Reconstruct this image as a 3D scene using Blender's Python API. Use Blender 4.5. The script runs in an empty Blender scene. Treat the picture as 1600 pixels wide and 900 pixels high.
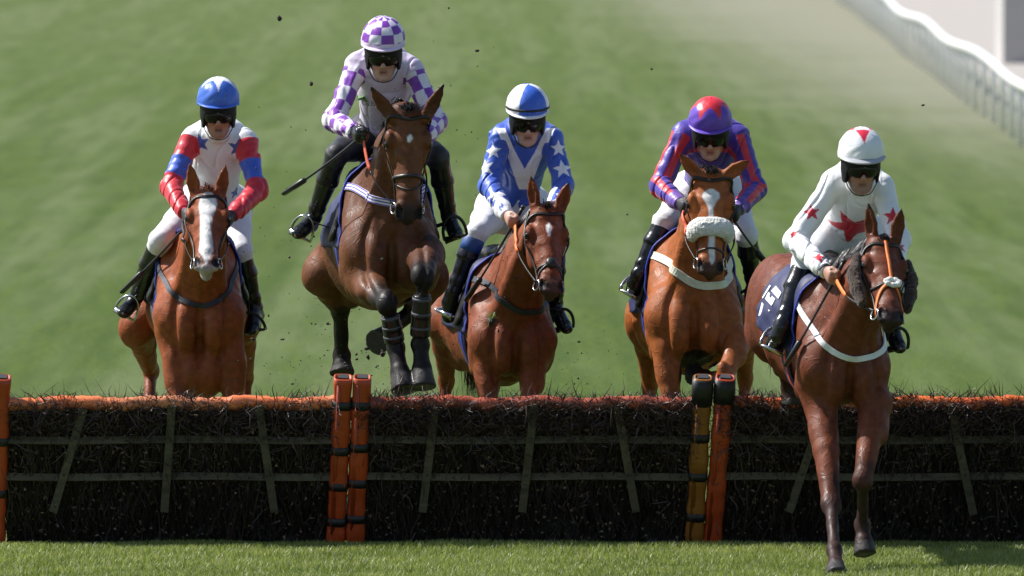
import bpy, math, random
import numpy as np
from mathutils import Vector
from mathutils.bvhtree import BVHTree

random.seed(7)
rng = np.random.default_rng(11)
scene = bpy.context.scene
COL = scene.collection

# ------------------------------------------------------------------ camera, light, exposure
CAM_Y, CAM_Z, FPX = -60.0, 3.77, 17100.0
PITCH = math.atan(674 / FPX)
cam = bpy.data.cameras.new('camera')
cam.sensor_width = 36.0
cam.lens = FPX / 1600 * 36
cam.clip_start, cam.clip_end = 1.0, 6000.0
cam.dof.use_dof = True
cam.dof.focus_distance = 60.9
cam.dof.aperture_fstop = 5.4
camo = bpy.data.objects.new('camera', cam)
camo.location = (0, CAM_Y, CAM_Z)
camo.rotation_euler = (math.pi / 2 - PITCH, 0, 0)
COL.objects.link(camo)
scene.camera = camo

SUN_EL, SUN_AZ = math.radians(48), math.radians(109)   # azimuth: 0 = behind the camera, 90 = from the left
SDIR = Vector((-math.sin(SUN_AZ) * math.cos(SUN_EL), -math.cos(SUN_AZ) * math.cos(SUN_EL), math.sin(SUN_EL)))
sun = bpy.data.lights.new('sun', 'SUN')
sun.energy, sun.angle, sun.color = 5.0, math.radians(0.5), (1.0, 0.972, 0.93)
suno = bpy.data.objects.new('sun', sun)
suno.rotation_euler = (-SDIR).to_track_quat('-Z', 'Y').to_euler()
suno.location = (-20, 5, 30)
COL.objects.link(suno)
world = bpy.data.worlds.new('World')
scene.world = world
world.use_nodes = True
wn = world.node_tree
sky = wn.nodes.new('ShaderNodeTexSky')
sky.sky_type = 'NISHITA'
sky.sun_disc = False
sky.sun_elevation = SUN_EL
sky.sun_rotation = math.atan2(SDIR.x, SDIR.y)
bg = wn.nodes['Background']
wn.links.new(sky.outputs[0], bg.inputs[0])
bg.inputs[1].default_value = 0.085
scene.view_settings.view_transform = 'Standard'
scene.view_settings.look = 'None'
scene.view_settings.exposure = 0.55
scene.view_settings.gamma = 1.0
scene.view_settings.use_curve_mapping = False
scene.render.engine = 'CYCLES'
scene.cycles.use_denoising = True
scene.cycles.max_bounces = 6

# ------------------------------------------------------------------ helpers
CP, SP = math.cos(PITCH), math.sin(PITCH)
CAMP = np.array([0, CAM_Y, CAM_Z])


def ray(px, py):
    a, b = (px - 800) / FPX, (py - 450) / FPX
    return np.array([a, CP - b * SP, -SP - b * CP])


def P(px, py, Y):
    """the world point at depth Y that a photo pixel looks at (real depth, real size)"""
    d = ray(px, py)
    return CAMP + d * ((Y - CAM_Y) / d[1])


def proj(V):
    q = V - CAMP
    dep = q[:, 1] * CP - q[:, 2] * SP
    up = q[:, 1] * SP + q[:, 2] * CP
    return 800 + FPX * q[:, 0] / dep, 450 - FPX * up / dep, dep


def ground_px(Y):
    return -224 + CAM_Z * FPX / (Y - CAM_Y)


def nz(v):
    v = np.asarray(v, float)
    return v / (np.linalg.norm(v) + 1e-12)


def lerp(a, b, t):
    return a + (b - a) * t


def sstep(a, b, x):
    t = np.clip((x - a) / (b - a), 0, 1)
    return t * t * (3 - 2 * t)


def wob(V, f, seed, n=6):
    """cheap smooth 3-D noise: a sum of sines, about -1..1"""
    r = np.random.default_rng(seed)
    out = np.zeros(len(V)) if V.ndim == 2 else 0
    for _ in range(n):
        k = nz(r.normal(size=3)) * f * r.uniform(.6, 1.6)
        out = out + np.sin(V @ k + r.uniform(0, 6.28))
    return out / n * 1.6


class Field:
    """a signed distance grid in which body masses melt together; mesh() gives one continuous skin"""
    def __init__(s, lo, hi, h):
        s.lo, s.h = np.asarray(lo, float), h
        s.n = np.ceil((np.asarray(hi) - s.lo) / h).astype(int) + 1
        s.d = np.full(s.n, 1.0, np.float32)

    def sl(s, lo, hi):
        a = np.clip(np.floor((lo - s.lo) / s.h).astype(int), 0, s.n)
        b = np.clip(np.ceil((hi - s.lo) / s.h).astype(int) + 1, 0, s.n)
        if np.any(b <= a):
            return None, None
        g = [(s.lo[i] + s.h * np.arange(a[i], b[i])).astype(np.float32) for i in range(3)]
        return (slice(a[0], b[0]), slice(a[1], b[1]), slice(a[2], b[2])), (g[0][:, None, None], g[1][None, :, None], g[2][None, None, :])

    def put(s, fn, lo, hi, k, cut=False):
        m = k + 2.5 * s.h
        q, g = s.sl(lo - m, hi + m)
        if q is None:
            return
        v = fn(*g)
        a = s.d[q]
        if cut:
            v = -v
            t = np.clip(.5 - .5 * (a - v) / k, 0, 1)
            s.d[q] = lerp(a, v, t) + k * t * (1 - t)
        else:
            t = np.clip(.5 + .5 * (a - v) / k, 0, 1)
            s.d[q] = lerp(a, v, t) - k * t * (1 - t)

    def cap(s, a, b, r0, r1, u=None, k=.03, cut=False, end=None, flat=False):
        """tapered capsule a->b; r0, r1 = radius or (along u, across u)"""
        a, b = np.asarray(a, float), np.asarray(b, float)
        r0 = (r0, r0) if np.isscalar(r0) else r0
        r1 = (r1, r1) if np.isscalar(r1) else r1
        L = np.linalg.norm(b - a) + 1e-9
        w = (b - a) / L
        if u is None:
            u = (1, 0, 0) if abs(w[0]) < .8 else (0, 0, 1)
        u = np.asarray(u, float)
        u = nz(u - w * (u @ w))
        v = np.cross(w, u)
        R = max(*r0, *r1) * 1.02
        lo, hi = np.minimum(a, b) - R, np.maximum(a, b) + R

        def fn(X, Y, Z):
            x, y, z = X - a[0], Y - a[1], Z - a[2]
            t = x * w[0] + y * w[1] + z * w[2]
            tc = np.clip(t, 0, L)
            pu = x * u[0] + y * u[1] + z * u[2]
            pv = x * v[0] + y * v[1] + z * v[2]
            pw = t - tc
            f = tc / L
            ru, rv = r0[0] + (r1[0] - r0[0]) * f, r0[1] + (r1[1] - r0[1]) * f
            rw = (ru + rv) * .5 if end is None else end
            q = np.sqrt((pu / ru) ** 2 + (pv / rv) ** 2 + (pw / rw) ** 2) + 1e-6
            d = np.sqrt(pu * pu + pv * pv + pw * pw) * (1 - 1 / q)
            d = np.where(q < .05, -np.minimum(ru, rv), d)
            if flat:
                d = np.maximum(d, t - L)
            return d
        s.put(fn, lo, hi, k, cut)

    def ell(s, c, ax, r, k=.03, cut=False):
        c = np.asarray(c, float)
        A = [nz(a) for a in ax]
        R = max(r)

        def fn(X, Y, Z):
            x, y, z = X - c[0], Y - c[1], Z - c[2]
            p = [x * a[0] + y * a[1] + z * a[2] for a in A]
            q = np.sqrt(sum((p[i] / r[i]) ** 2 for i in range(3))) + 1e-6
            d = np.sqrt(sum(v * v for v in p)) * (1 - 1 / q)
            return np.where(q < .05, -min(r), d)
        s.put(fn, c - R, c + R, k, cut)

    def mesh(s, smooth=1):
        ins = s.d < 0
        c = np.zeros(s.n - 1, np.int8)
        for i in (0, 1):
            for j in (0, 1):
                for k in (0, 1):
                    c += ins[i:s.n[0] - 1 + i, j:s.n[1] - 1 + j, k:s.n[2] - 1 + k]
        act = np.argwhere((c > 0) & (c < 8))
        N = len(act)
        idx = np.full(s.n - 1, -1, np.int32)
        idx[tuple(act.T)] = np.arange(N)
        corner = [(i, j, k) for i in (0, 1) for j in (0, 1) for k in (0, 1)]
        val = np.stack([s.d[act[:, 0] + i, act[:, 1] + j, act[:, 2] + k] for i, j, k in corner], 1)
        acc, cnt = np.zeros((N, 3)), np.zeros(N)
        for a in range(8):
            for b in range(a + 1, 8):
                ca, cb = np.array(corner[a]), np.array(corner[b])
                if np.abs(ca - cb).sum() != 1:
                    continue
                m = (val[:, a] < 0) != (val[:, b] < 0)
                t = np.clip(val[m, a] / (val[m, a] - val[m, b]), 0, 1)
                acc[m] += ca + (cb - ca) * t[:, None]
                cnt[m] += 1
        V = s.lo + s.h * (act + acc / cnt[:, None])
        F = []
        for ax in range(3):
            o1, o2 = (ax + 1) % 3, (ax + 2) % 3
            A = [slice(0, n) for n in s.n]
            B = list(A)
            A[ax], B[ax] = slice(0, s.n[ax] - 1), slice(1, s.n[ax])
            ia, ib = ins[tuple(A)], ins[tuple(B)]
            e = np.argwhere(ia != ib)
            e = e[(e[:, o1] > 0) & (e[:, o2] > 0) & (e[:, o1] < s.n[o1] - 1) & (e[:, o2] < s.n[o2] - 1)]
            fl = ia[tuple(e.T)]
            q = []
            for d1, d2 in ((-1, -1), (0, -1), (0, 0), (-1, 0)):
                g = e.copy()
                g[:, o1] += d1
                g[:, o2] += d2
                q.append(idx[tuple(g.T)])
            q = np.stack(q, 1)
            q[~fl] = q[~fl][:, ::-1]
            F.append(q)
        F = np.concatenate(F)
        F = F[(F >= 0).all(1)]
        for it in range(smooth):
            sm, ct = np.zeros_like(V), np.zeros(len(V))
            for a, b in ((0, 1), (1, 2), (2, 3), (3, 0)):
                np.add.at(sm, F[:, a], V[F[:, b]])
                np.add.at(ct, F[:, a], 1)
                np.add.at(sm, F[:, b], V[F[:, a]])
                np.add.at(ct, F[:, b], 1)
            V = lerp(V, sm / np.maximum(ct, 1)[:, None], .5)
        return V, F


ORIGIN = {}


def mk(name, V, F, mat, parent=None, origin=None, col=None, smooth=True, mats=None, fmat=None):
    """one mesh object; its vertices come in world coordinates and are stored from the thing's base"""
    V = np.asarray(V, float)
    o0 = ORIGIN[parent.name] if parent else np.asarray(origin if origin is not None else (0, 0, 0), float)
    me = bpy.data.meshes.new(name)
    if isinstance(F, np.ndarray):
        n, w = F.shape
        me.vertices.add(len(V))
        me.vertices.foreach_set('co', (V - o0).astype(np.float32).ravel())
        me.loops.add(n * w)
        me.loops.foreach_set('vertex_index', F.astype(np.int32).ravel())
        me.polygons.add(n)
        me.polygons.foreach_set('loop_start', np.arange(0, n * w, w, dtype=np.int32))
        me.update(calc_edges=True)
        me.validate()
    else:
        me.from_pydata([tuple(v) for v in V - o0], [], [tuple(f) for f in F])
    if smooth:
        me.polygons.foreach_set('use_smooth', np.ones(len(me.polygons), bool))
    for m in (mats or [mat]):
        me.materials.append(m)
    if fmat is not None:
        me.polygons.foreach_set('material_index', np.asarray(fmat, np.int32))
    if col is not None:
        a = me.color_attributes.new('Col', 'FLOAT_COLOR', 'POINT')
        c = np.ones((len(V), 4), np.float32)
        c[:, :3] = col
        a.data.foreach_set('color', c.ravel())
    ob = bpy.data.objects.new(name, me)
    COL.objects.link(ob)
    if parent:
        ob.parent = parent
    else:
        ob.location = o0
    ORIGIN[ob.name] = o0
    return ob


def empty(name, loc):
    ob = bpy.data.objects.new(name, None)
    ob.empty_display_size = .1
    ob.location = loc
    COL.objects.link(ob)
    ORIGIN[ob.name] = np.asarray(loc, float)
    return ob


def tag(o, label=None, cat=None, group=None, kind=None):
    for k, v in (('label', label), ('category', cat), ('group', group), ('kind', kind)):
        if v:
            o[k] = v
    return o


class MB:
    """collects small shapes for ONE mesh"""
    def __init__(s):
        s.V, s.F, s.C = [], [], []
        s.n = 0

    def add(s, V, F, c=None):
        V = np.asarray(V, float)
        s.V.append(V)
        s.F += [tuple(i + s.n for i in f) for f in F]
        s.C.append(np.tile(c if c is not None else (1, 1, 1), (len(V), 1)) if c is None or np.ndim(c) == 1 else c)
        s.n += len(V)

    def tube(s, pts, r, seg=8, closed=False, c=None, side=None):
        """round or flat (r = (width, thickness)) tube along a polyline"""
        pts = np.asarray(pts, float)
        n = len(pts)
        r = np.asarray(r, float)
        V, F = [], []
        up = None
        for i in range(n):
            t = nz(pts[(i + 1) % n] - pts[i - 1]) if closed or 0 < i < n - 1 else nz(pts[min(i + 1, n - 1)] - pts[max(i - 1, 0)])
            if side is not None:
                a = side[i] if np.ndim(side) == 2 else side
            else:
                a = up if up is not None else ((0, 0, 1) if abs(t[2]) < .9 else (1, 0, 0))
            a = np.asarray(a, float)
            b = nz(np.cross(t, a))
            a = np.cross(b, t)
            up = a
            ri = r if r.ndim == 0 or (r.ndim == 1 and len(r) == 2 and n != 2) else r[i]
            rb, ra = (ri, ri) if np.ndim(ri) == 0 else ri
            for k in range(seg):
                th = 2 * math.pi * (k + .5) / seg
                e = 1.0 if np.ndim(ri) == 0 else (math.cos(th) ** 4 + math.sin(th) ** 4) ** -.25
                V.append(pts[i] + b * rb * e * math.cos(th) + a * ra * e * math.sin(th))
        m = n if closed else n - 1
        for i in range(m):
            for k in range(seg):
                k2, j = (k + 1) % seg, (i + 1) % n
                F.append((i * seg + k, i * seg + k2, j * seg + k2, j * seg + k))
        if not closed:
            F.append(tuple(range(seg))[::-1])
            F.append(tuple(range((n - 1) * seg, n * seg)))
        s.add(V, F, c)

    def box(s, c, ax, r, col=None):
        A = np.array([nz(a) * q for a, q in zip(ax, r)])
        V = [np.asarray(c) + A[0] * i + A[1] * j + A[2] * k for i in (-1, 1) for j in (-1, 1) for k in (-1, 1)]
        s.add(V, [(0, 1, 3, 2), (4, 6, 7, 5), (0, 4, 5, 1), (2, 3, 7, 6), (0, 2, 6, 4), (1, 5, 7, 3)], col)

    def blade(s, pts, w, side, c=None):
        """a thin tapering hair, twig or blade of grass"""
        pts = np.asarray(pts, float)
        n = len(pts)
        side = nz(side)
        V = []
        for i in range(n - 1):
            q = w * (1 - .75 * i / (n - 1)) * .5
            V += [pts[i] - side * q, pts[i] + side * q]
        V.append(pts[-1])
        F = [(2 * i, 2 * i + 1, 2 * i + 3, 2 * i + 2) for i in range(n - 2)] + [(2 * n - 4, 2 * n - 3, 2 * n - 2)]
        s.add(V, F, c)

    def build(s, name, mat, parent=None, origin=None, smooth=True):
        if not s.V:
            return None
        return mk(name, np.concatenate(s.V), s.F, mat, parent, origin, np.concatenate(s.C), smooth)


def catmull(pts, n=6, closed=False):
    pts = np.asarray(pts, float)
    out, N = [], len(pts)
    for i in range(N if closed else N - 1):
        g = lambda j: pts[j % N] if closed else pts[min(max(j, 0), N - 1)]
        a, b, c, d = g(i - 1), g(i), g(i + 1), g(i + 2)
        for k in range(n):
            t = k / n
            out.append(.5 * (2 * b + (c - a) * t + (2 * a - 5 * b + 4 * c - d) * t * t + (3 * b - a - 3 * c + d) * t ** 3))
    if not closed:
        out.append(pts[-1])
    return np.array(out)


class Skin:
    """nearest-point and ray queries on a finished mesh"""
    def __init__(s, V, F):
        s.t = BVHTree.FromPolygons([tuple(v) for v in V], [tuple(f) for f in F.tolist()] if isinstance(F, np.ndarray) else F)

    def near(s, p):
        q, n, i, d = s.t.find_nearest(Vector(p))
        return np.array(q), np.array(n)

    def shoot(s, o, d):
        q, n, i, t = s.t.ray_cast(Vector(o), Vector(nz(d)))
        return (None, None) if q is None else (np.array(q), np.array(n))

    def pix(s, px, py, Y=None):
        q, n = s.shoot(CAMP, ray(px, py))
        if q is None:
            return s.near(P(px, py, Y))
        return q, n


def strap(mb, skin, pts, w, th=.004, off=.003, closed=False, n=5, c=None):
    """a flat strap lying on a skin: guide points are snapped to the surface"""
    pts = catmull(pts, n, closed)
    Q, N = [], []
    for p in pts:
        q, nn = skin.near(p)
        Q.append(q)
        N.append(nn)
    N = np.array(N)
    for _ in range(2):
        N = np.array([nz(N[max(i - 1, 0)] + N[i] * 2 + N[min(i + 1, len(N) - 1)]) for i in range(len(N))])
    Q = np.array(Q) + N * (off + th)
    if not closed and len(Q) > 4:
        for _ in range(2):
            Q[1:-1] = (Q[:-2] + 2 * Q[1:-1] + Q[2:]) / 4
    mb.tube(Q, (w * .5, th * 1.2), 4, closed, c, side=N)
    return Q, N


# ------------------------------------------------------------------ materials
def nodes(m):
    m.use_nodes = True
    nt = m.node_tree
    return nt, nt.nodes['Principled BSDF']


def plain(name, c, rough=.5, metal=0., bump=0., bscale=60., var=.0, spec=.5, coat=0., attr=False, stretch=None, sheen=0., trans=0.):
    m = bpy.data.materials.new(name)
    nt, b = nodes(m)
    b.inputs['Roughness'].default_value = rough
    b.inputs['Metallic'].default_value = metal
    b.inputs['Specular IOR Level'].default_value = spec
    b.inputs['Coat Weight'].default_value = coat
    b.inputs['Sheen Weight'].default_value = sheen
    tc = nt.nodes.new('ShaderNodeTexCoord')
    src = tc.outputs['Object']
    if stretch:
        mp = nt.nodes.new('ShaderNodeMapping')
        mp.inputs['Scale'].default_value = stretch
        nt.links.new(src, mp.inputs[0])
        src = mp.outputs[0]
    nn = nt.nodes.new('ShaderNodeTexNoise')
    nn.inputs['Scale'].default_value = bscale
    nn.inputs['Detail'].default_value = 5
    nt.links.new(src, nn.inputs['Vector'])
    base = None
    if attr:
        at = nt.nodes.new('ShaderNodeVertexColor')
        at.layer_name = 'Col'
        base = at.outputs[0]
    if var > 0:
        n2 = nt.nodes.new('ShaderNodeTexNoise')
        n2.inputs['Scale'].default_value = bscale * .22
        n2.inputs['Detail'].default_value = 6
        nt.links.new(src, n2.inputs['Vector'])
        mr = nt.nodes.new('ShaderNodeMapRange')
        mr.inputs[1].default_value, mr.inputs[2].default_value = .3, .7
        mr.inputs[3].default_value, mr.inputs[4].default_value = 1 - var, 1 + var
        nt.links.new(n2.outputs[0], mr.inputs[0])
        mx = nt.nodes.new('ShaderNodeMix')
        mx.data_type, mx.blend_type = 'RGBA', 'MULTIPLY'
        mx.inputs[0].default_value = 1
        if base:
            nt.links.new(base, mx.inputs[6])
        else:
            mx.inputs[6].default_value = (*c, 1)
        nt.links.new(mr.outputs[0], mx.inputs[7])
        base = mx.outputs[2]
    if base:
        nt.links.new(base, b.inputs['Base Color'])
    else:
        b.inputs['Base Color'].default_value = (*c, 1)
    if bump > 0:
        bp = nt.nodes.new('ShaderNodeBump')
        bp.inputs['Strength'].default_value = 1.0
        bp.inputs['Distance'].default_value = bump
        nt.links.new(nn.outputs[0], bp.inputs['Height'])
        nt.links.new(bp.outputs[0], b.inputs['Normal'])
    if trans:
        b.inputs['Transmission Weight'].default_value = trans
    return m


M = dict(
    coat=plain('horse_coat', (1, 1, 1), .46, bump=.0009, bscale=120, var=.25, spec=.22, attr=True),
    silk=plain('racing_silk', (1, 1, 1), .42, bump=.004, bscale=26, var=.04, attr=True, sheen=.15),
    cloth=plain('breeches_cloth', (.74, .74, .76), .6, bump=.003, bscale=30, var=.05),
    blackcloth=plain('black_breeches_cloth', (.02, .02, .024), .55, bump=.003, bscale=30, var=.1),
    boot=plain('boot_leather', (.012, .012, .014), .24, bump=.0012, bscale=60, var=.2),
    bluecuff=plain('blue_boot_cuff', (.02, .07, .25), .5),
    leather=plain('tack_leather', (.018, .015, .014), .42, bump=.0008, bscale=150, var=.3),
    grey=plain('grey_webbing', (.075, .08, .095), .6, bump=.001, bscale=300, var=.15),
    navystrap=plain('navy_webbing', (.022, .025, .036), .6, bump=.001, bscale=300, var=.15),
    cream=plain('cream_webbing', (.72, .72, .58), .6, bump=.001, bscale=300, var=.1),
    white=plain('white_webbing', (.78, .78, .78), .55, bump=.001, bscale=300, var=.06),
    paint=plain('white_mark', (.8, .8, .82), .6, var=.05),
    purpleline=plain('purple_stripe', (.12, .08, .42), .6),
    navy=plain('navy_number_cloth', (.02, .024, .085), .6, bump=.003, bscale=24, var=.15),
    piping=plain('blue_piping', (.03, .05, .4), .55),
    steel=plain('steel', (.6, .6, .62), .25, metal=1.),
    rubber=plain('orange_rein_grip', (.75, .13, .06), .55, bump=.001, bscale=200, var=.1),
    orangestrap=plain('orange_strap', (.85, .2, .03), .55, bump=.001, bscale=200, var=.1),
    fleece=plain('cream_sheepskin', (.86, .84, .77), .95, bump=.012, bscale=110, var=.1, spec=.1, sheen=.4),
    brownfleece=plain('brown_sheepskin', (.05, .03, .022), .95, bump=.012, bscale=110, var=.3, spec=.1, sheen=.3),
    eye=plain('eye', (.008, .005, .004), .06, spec=.8),
    skin=plain('skin', (1, 1, 1), .48, bump=.0006, bscale=200, var=.08, attr=True),
    hair=plain('hair', (1, 1, 1), .45, attr=True),
    shell=plain('helmet_harness', (.006, .006, .007), .6, var=.2, spec=.25),
    helmet=plain('helmet_silk', (1, 1, 1), .38, bump=.002, bscale=45, var=.03, attr=True),
    lens=plain('goggle_lens', (.005, .005, .006), .16, spec=.35),
    stick=plain('whip_leather', (.02, .02, .022), .35, bump=.0006, bscale=200),
    letter=plain('grey_lettering', (.20, .23, .26), .6),
    emblem=plain('green_emblem', (.12, .28, .07), .6),
    pvc=plain('white_pvc', (.9, .9, .9), .35, var=.03),
    wood=plain('weathered_wood', (.085, .07, .042), .75, bump=.003, bscale=14, var=.35, stretch=(1, 8, 8)),
    twig=plain('birch_twigs', (1, 1, 1), .55, attr=True),
    blade=plain('grass_blades', (1, 1, 1), .42, attr=True),
    vinyl=plain('padded_vinyl', (1, 1, 1), .42, bump=.006, bscale=16, var=.14, attr=True),
    tape=plain('black_tape', (.015, .015, .016), .5, bump=.001, bscale=80),
    block=plain('grey_block', (.035, .036, .038), .6, var=.2),
    mud=plain('wet_mud', (.035, .025, .016), .7, bump=.004, bscale=120),
    concrete=plain('grey_render', (.46, .44, .43), .8, var=.1, bscale=2.),
)


def translucent(m, w):
    nt = m.node_tree
    b = nt.nodes['Principled BSDF']
    t = nt.nodes.new('ShaderNodeBsdfTranslucent')
    nt.links.new(b.inputs['Base Color'].links[0].from_socket, t.inputs[0])
    x = nt.nodes.new('ShaderNodeMixShader')
    x.inputs[0].default_value = w
    nt.links.new(b.outputs[0], x.inputs[1])
    nt.links.new(t.outputs[0], x.inputs[2])
    nt.links.new(x.outputs[0], nt.nodes['Material Output'].inputs[0])


def hide_detail(m):
    nt = m.node_tree
    b = nt.nodes['Principled BSDF']
    N, L = nt.nodes.new, nt.links.new
    tc = N('ShaderNodeTexCoord')
    n1 = N('ShaderNodeTexNoise')
    n1.inputs['Scale'].default_value, n1.inputs['Detail'].default_value = 14, 6
    L(tc.outputs['Object'], n1.inputs['Vector'])
    mr = N('ShaderNodeMapRange')
    for i, v in enumerate((.35, .65, .38, .70)):
        mr.inputs[i + 1].default_value = v
    L(n1.outputs[0], mr.inputs[0])
    L(mr.outputs[0], b.inputs['Roughness'])
    # branching veins and creases of the hide
    n2 = N('ShaderNodeTexNoise')
    n2.inputs['Scale'].default_value, n2.inputs['Detail'].default_value, n2.inputs['Distortion'].default_value = 9, 2.5, .8
    L(tc.outputs['Object'], n2.inputs['Vector'])
    a1 = N('ShaderNodeMath'); a1.operation = 'SUBTRACT'; a1.inputs[1].default_value = .5
    L(n2.outputs[0], a1.inputs[0])
    a2 = N('ShaderNodeMath'); a2.operation = 'ABSOLUTE'
    L(a1.outputs[0], a2.inputs[0])
    a3 = N('ShaderNodeMapRange')
    for i, v in enumerate((0., .045, 1., 0.)):
        a3.inputs[i + 1].default_value = v
    L(a2.outputs[0], a3.inputs[0])
    bp = N('ShaderNodeBump')
    bp.inputs['Distance'].default_value, bp.inputs['Strength'].default_value = .0013, .8
    L(a3.outputs[0], bp.inputs['Height'])
    old = b.inputs['Normal'].links[0].from_node
    L(bp.outputs[0], old.inputs['Normal'])


hide_detail(M['coat'])
translucent(M['blade'], .45)

# ------------------------------------------------------------------ setting: ground
def ground_material():
    m = bpy.data.materials.new('turf')
    nt, b = nodes(m)
    N, L = nt.nodes.new, nt.links.new
    b.inputs['Roughness'].default_value = .85
    b.inputs['Specular IOR Level'].default_value = .15
    tc = N('ShaderNodeTexCoord')
    sep = N('ShaderNodeSeparateXYZ')
    L(tc.outputs['Object'], sep.inputs[0])

    def noise(scale, det=4, sc=(1, 1, 1)):
        mp = N('ShaderNodeMapping')
        mp.inputs['Scale'].default_value = sc
        L(tc.outputs['Object'], mp.inputs[0])
        n = N('ShaderNodeTexNoise')
        n.inputs['Scale'].default_value = scale
        n.inputs['Detail'].default_value = det
        L(mp.outputs[0], n.inputs['Vector'])
        return n.outputs[0]

    def rng_(v, a, b_, c=0., d=1.):
        r = N('ShaderNodeMapRange')
        r.interpolation_type = 'SMOOTHSTEP'
        for i, q in enumerate((a, b_, c, d)):
            r.inputs[i + 1].default_value = q
        L(v, r.inputs[0])
        return r.outputs[0]

    def math_(op, a, c):
        q = N('ShaderNodeMath')
        q.operation = op
        for i, v in enumerate((a, c)):
            if isinstance(v, (int, float)):
                q.inputs[i].default_value = v
            else:
                L(v, q.inputs[i])
        return q.outputs[0]

    def mix(f, a, c):
        q = N('ShaderNodeMix')
        q.data_type = 'RGBA'
        L(f, q.inputs[0]) if not isinstance(f, float) else setattr(q.inputs[0], 'default_value', f)
        for i, v in ((6, a), (7, c)):
            if isinstance(v, tuple):
                q.inputs[i].default_value = (*v, 1)
            else:
                L(v, q.inputs[i])
        return q.outputs[2]
    fine = mix(rng_(noise(14, 8), .35, .65), GREEN0, GREEN1)
    patch = mix(rng_(noise(.35, 5, (1, .5, 1)), .35, .7, 0, .55), fine, GREEN2)
    # mown stripes that run along the course, and turf paled with distance, haze put into its colour
    stripes = math_('ADD', noise(.9, 3, (1, .02, 1)), math_('MULTIPLY', noise(2.2, 4, (1, .12, 1)), .35))
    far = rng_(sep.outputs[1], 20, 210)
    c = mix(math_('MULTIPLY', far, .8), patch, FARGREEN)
    c = mix(math_('MULTIPLY', rng_(stripes, .58, .82), .40), c, STRIPE)
    c = mix(math_('MULTIPLY', rng_(noise(4.0, 5, (1, .035, 1)), .40, .68), .48), c, GREEN0)
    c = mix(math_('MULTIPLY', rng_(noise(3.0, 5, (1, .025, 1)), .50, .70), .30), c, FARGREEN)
    c = mix(math_('MULTIPLY', rng_(noise(7.0, 4, (1, .05, 1)), .50, .68), .45), c, GREEN1)
    sand_haze = math_('ADD', sep.outputs[0], math_('ADD', math_('MULTIPLY', noise(.12, 4), 3.4), math_('MULTIPLY', sep.outputs[1], .018)))
    wf = math_('MULTIPLY', rng_(sand_haze, 6.0, 12.4), rng_(sep.outputs[1], 40, 110))
    c = mix(math_('MULTIPLY', wf, .93), c, SAND_HAZE)  # pale sandy ground, with the dusty far haze put into its colour
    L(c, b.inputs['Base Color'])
    bp = N('ShaderNodeBump')
    bp.inputs['Distance'].default_value = .02
    L(noise(30, 6), bp.inputs['Height'])
    L(bp.outputs[0], b.inputs['Normal'])
    return m


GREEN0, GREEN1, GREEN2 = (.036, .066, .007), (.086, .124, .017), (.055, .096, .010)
FARGREEN, STRIPE, SAND_HAZE = (.100, .134, .036), (.175, .205, .105), (.25, .243, .178)
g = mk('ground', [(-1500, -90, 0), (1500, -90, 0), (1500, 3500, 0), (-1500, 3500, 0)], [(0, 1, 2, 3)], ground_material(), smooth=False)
tag(g, kind='structure')
pathm = plain('pale_sand_path', (.37, .335, .305), .9, bump=.004, bscale=20, var=.06)
pth = mk('path', [(7.2, 60, .004), (40, 60, .004), (60, 900, .004), (18.8, 900, .004)], [(0, 1, 2, 3)], pathm, smooth=False)
tag(pth, kind='structure')


# short turf blades in front of and just behind the hurdles
def grass():
    def patch(x0, x1, y0, y1, n, hm, wm):
        x, y = rng.uniform(x0, x1, n), rng.uniform(y0, y1, n)
        B = np.stack([x, y, np.zeros(n)], 1)
        cl = wob(B, 11., 3) * .55 + wob(B, 4., 5) * .45
        h = hm * (.65 + .5 * rng.random(n) + .40 * cl) * (1 - .62 * sstep(-.34, -.06, y + .10 * wob(B, 7., 8)))
        lean = rng.normal(size=(n, 2)) * .38
        T = B + np.stack([lean[:, 0] * h, lean[:, 1] * h, h], 1)
        Mid = B + np.stack([lean[:, 0] * h * .3, lean[:, 1] * h * .3, h * .58], 1)
        th = rng.uniform(-.9, .9, n)
        S = np.stack([np.cos(th), np.sin(th), np.zeros(n)], 1) * (wm * rng.uniform(.6, 1.2, n))[:, None]
        V = np.stack([B - S, B + S, Mid - S * .8, Mid + S * .8, T], 1).reshape(-1, 3)
        i = np.arange(n)[:, None] * 5
        F = np.concatenate([i + [0, 1, 3], i + [0, 3, 2], i + [2, 3, 4]])
        t = np.clip(.5 + .5 * cl + .3 * rng.normal(size=n), 0, 1)[:, None]
        c = lerp(np.array([.13, .19, .024]), np.array([.38, .44, .10]), t)
        dry_glint = (rng.random(n) < .10)[:, None]  # pale blades: dry ones, and white glints put into the colour
        c = np.where(dry_glint, np.array([.50, .48, .30]), c)
        return V, F, np.repeat(c, 5, 0)
    parts = [patch(-3.5, 3.5, -3.3, .35, 105000, .039, .0020), patch(-6, 6, -8, -3.3, 9000, .045, .004), patch(-4, 4, .35, 2, 6000, .045, .004)]
    V, F, C, o = [], [], [], 0
    for v, f, c in parts:
        V.append(v); F.append(f + o); C.append(c); o += len(v)
    ob = mk('grass', np.concatenate(V), np.concatenate(F), M['blade'], col=np.concatenate(C), smooth=False)
    tag(ob, kind='stuff')


grass()


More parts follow.
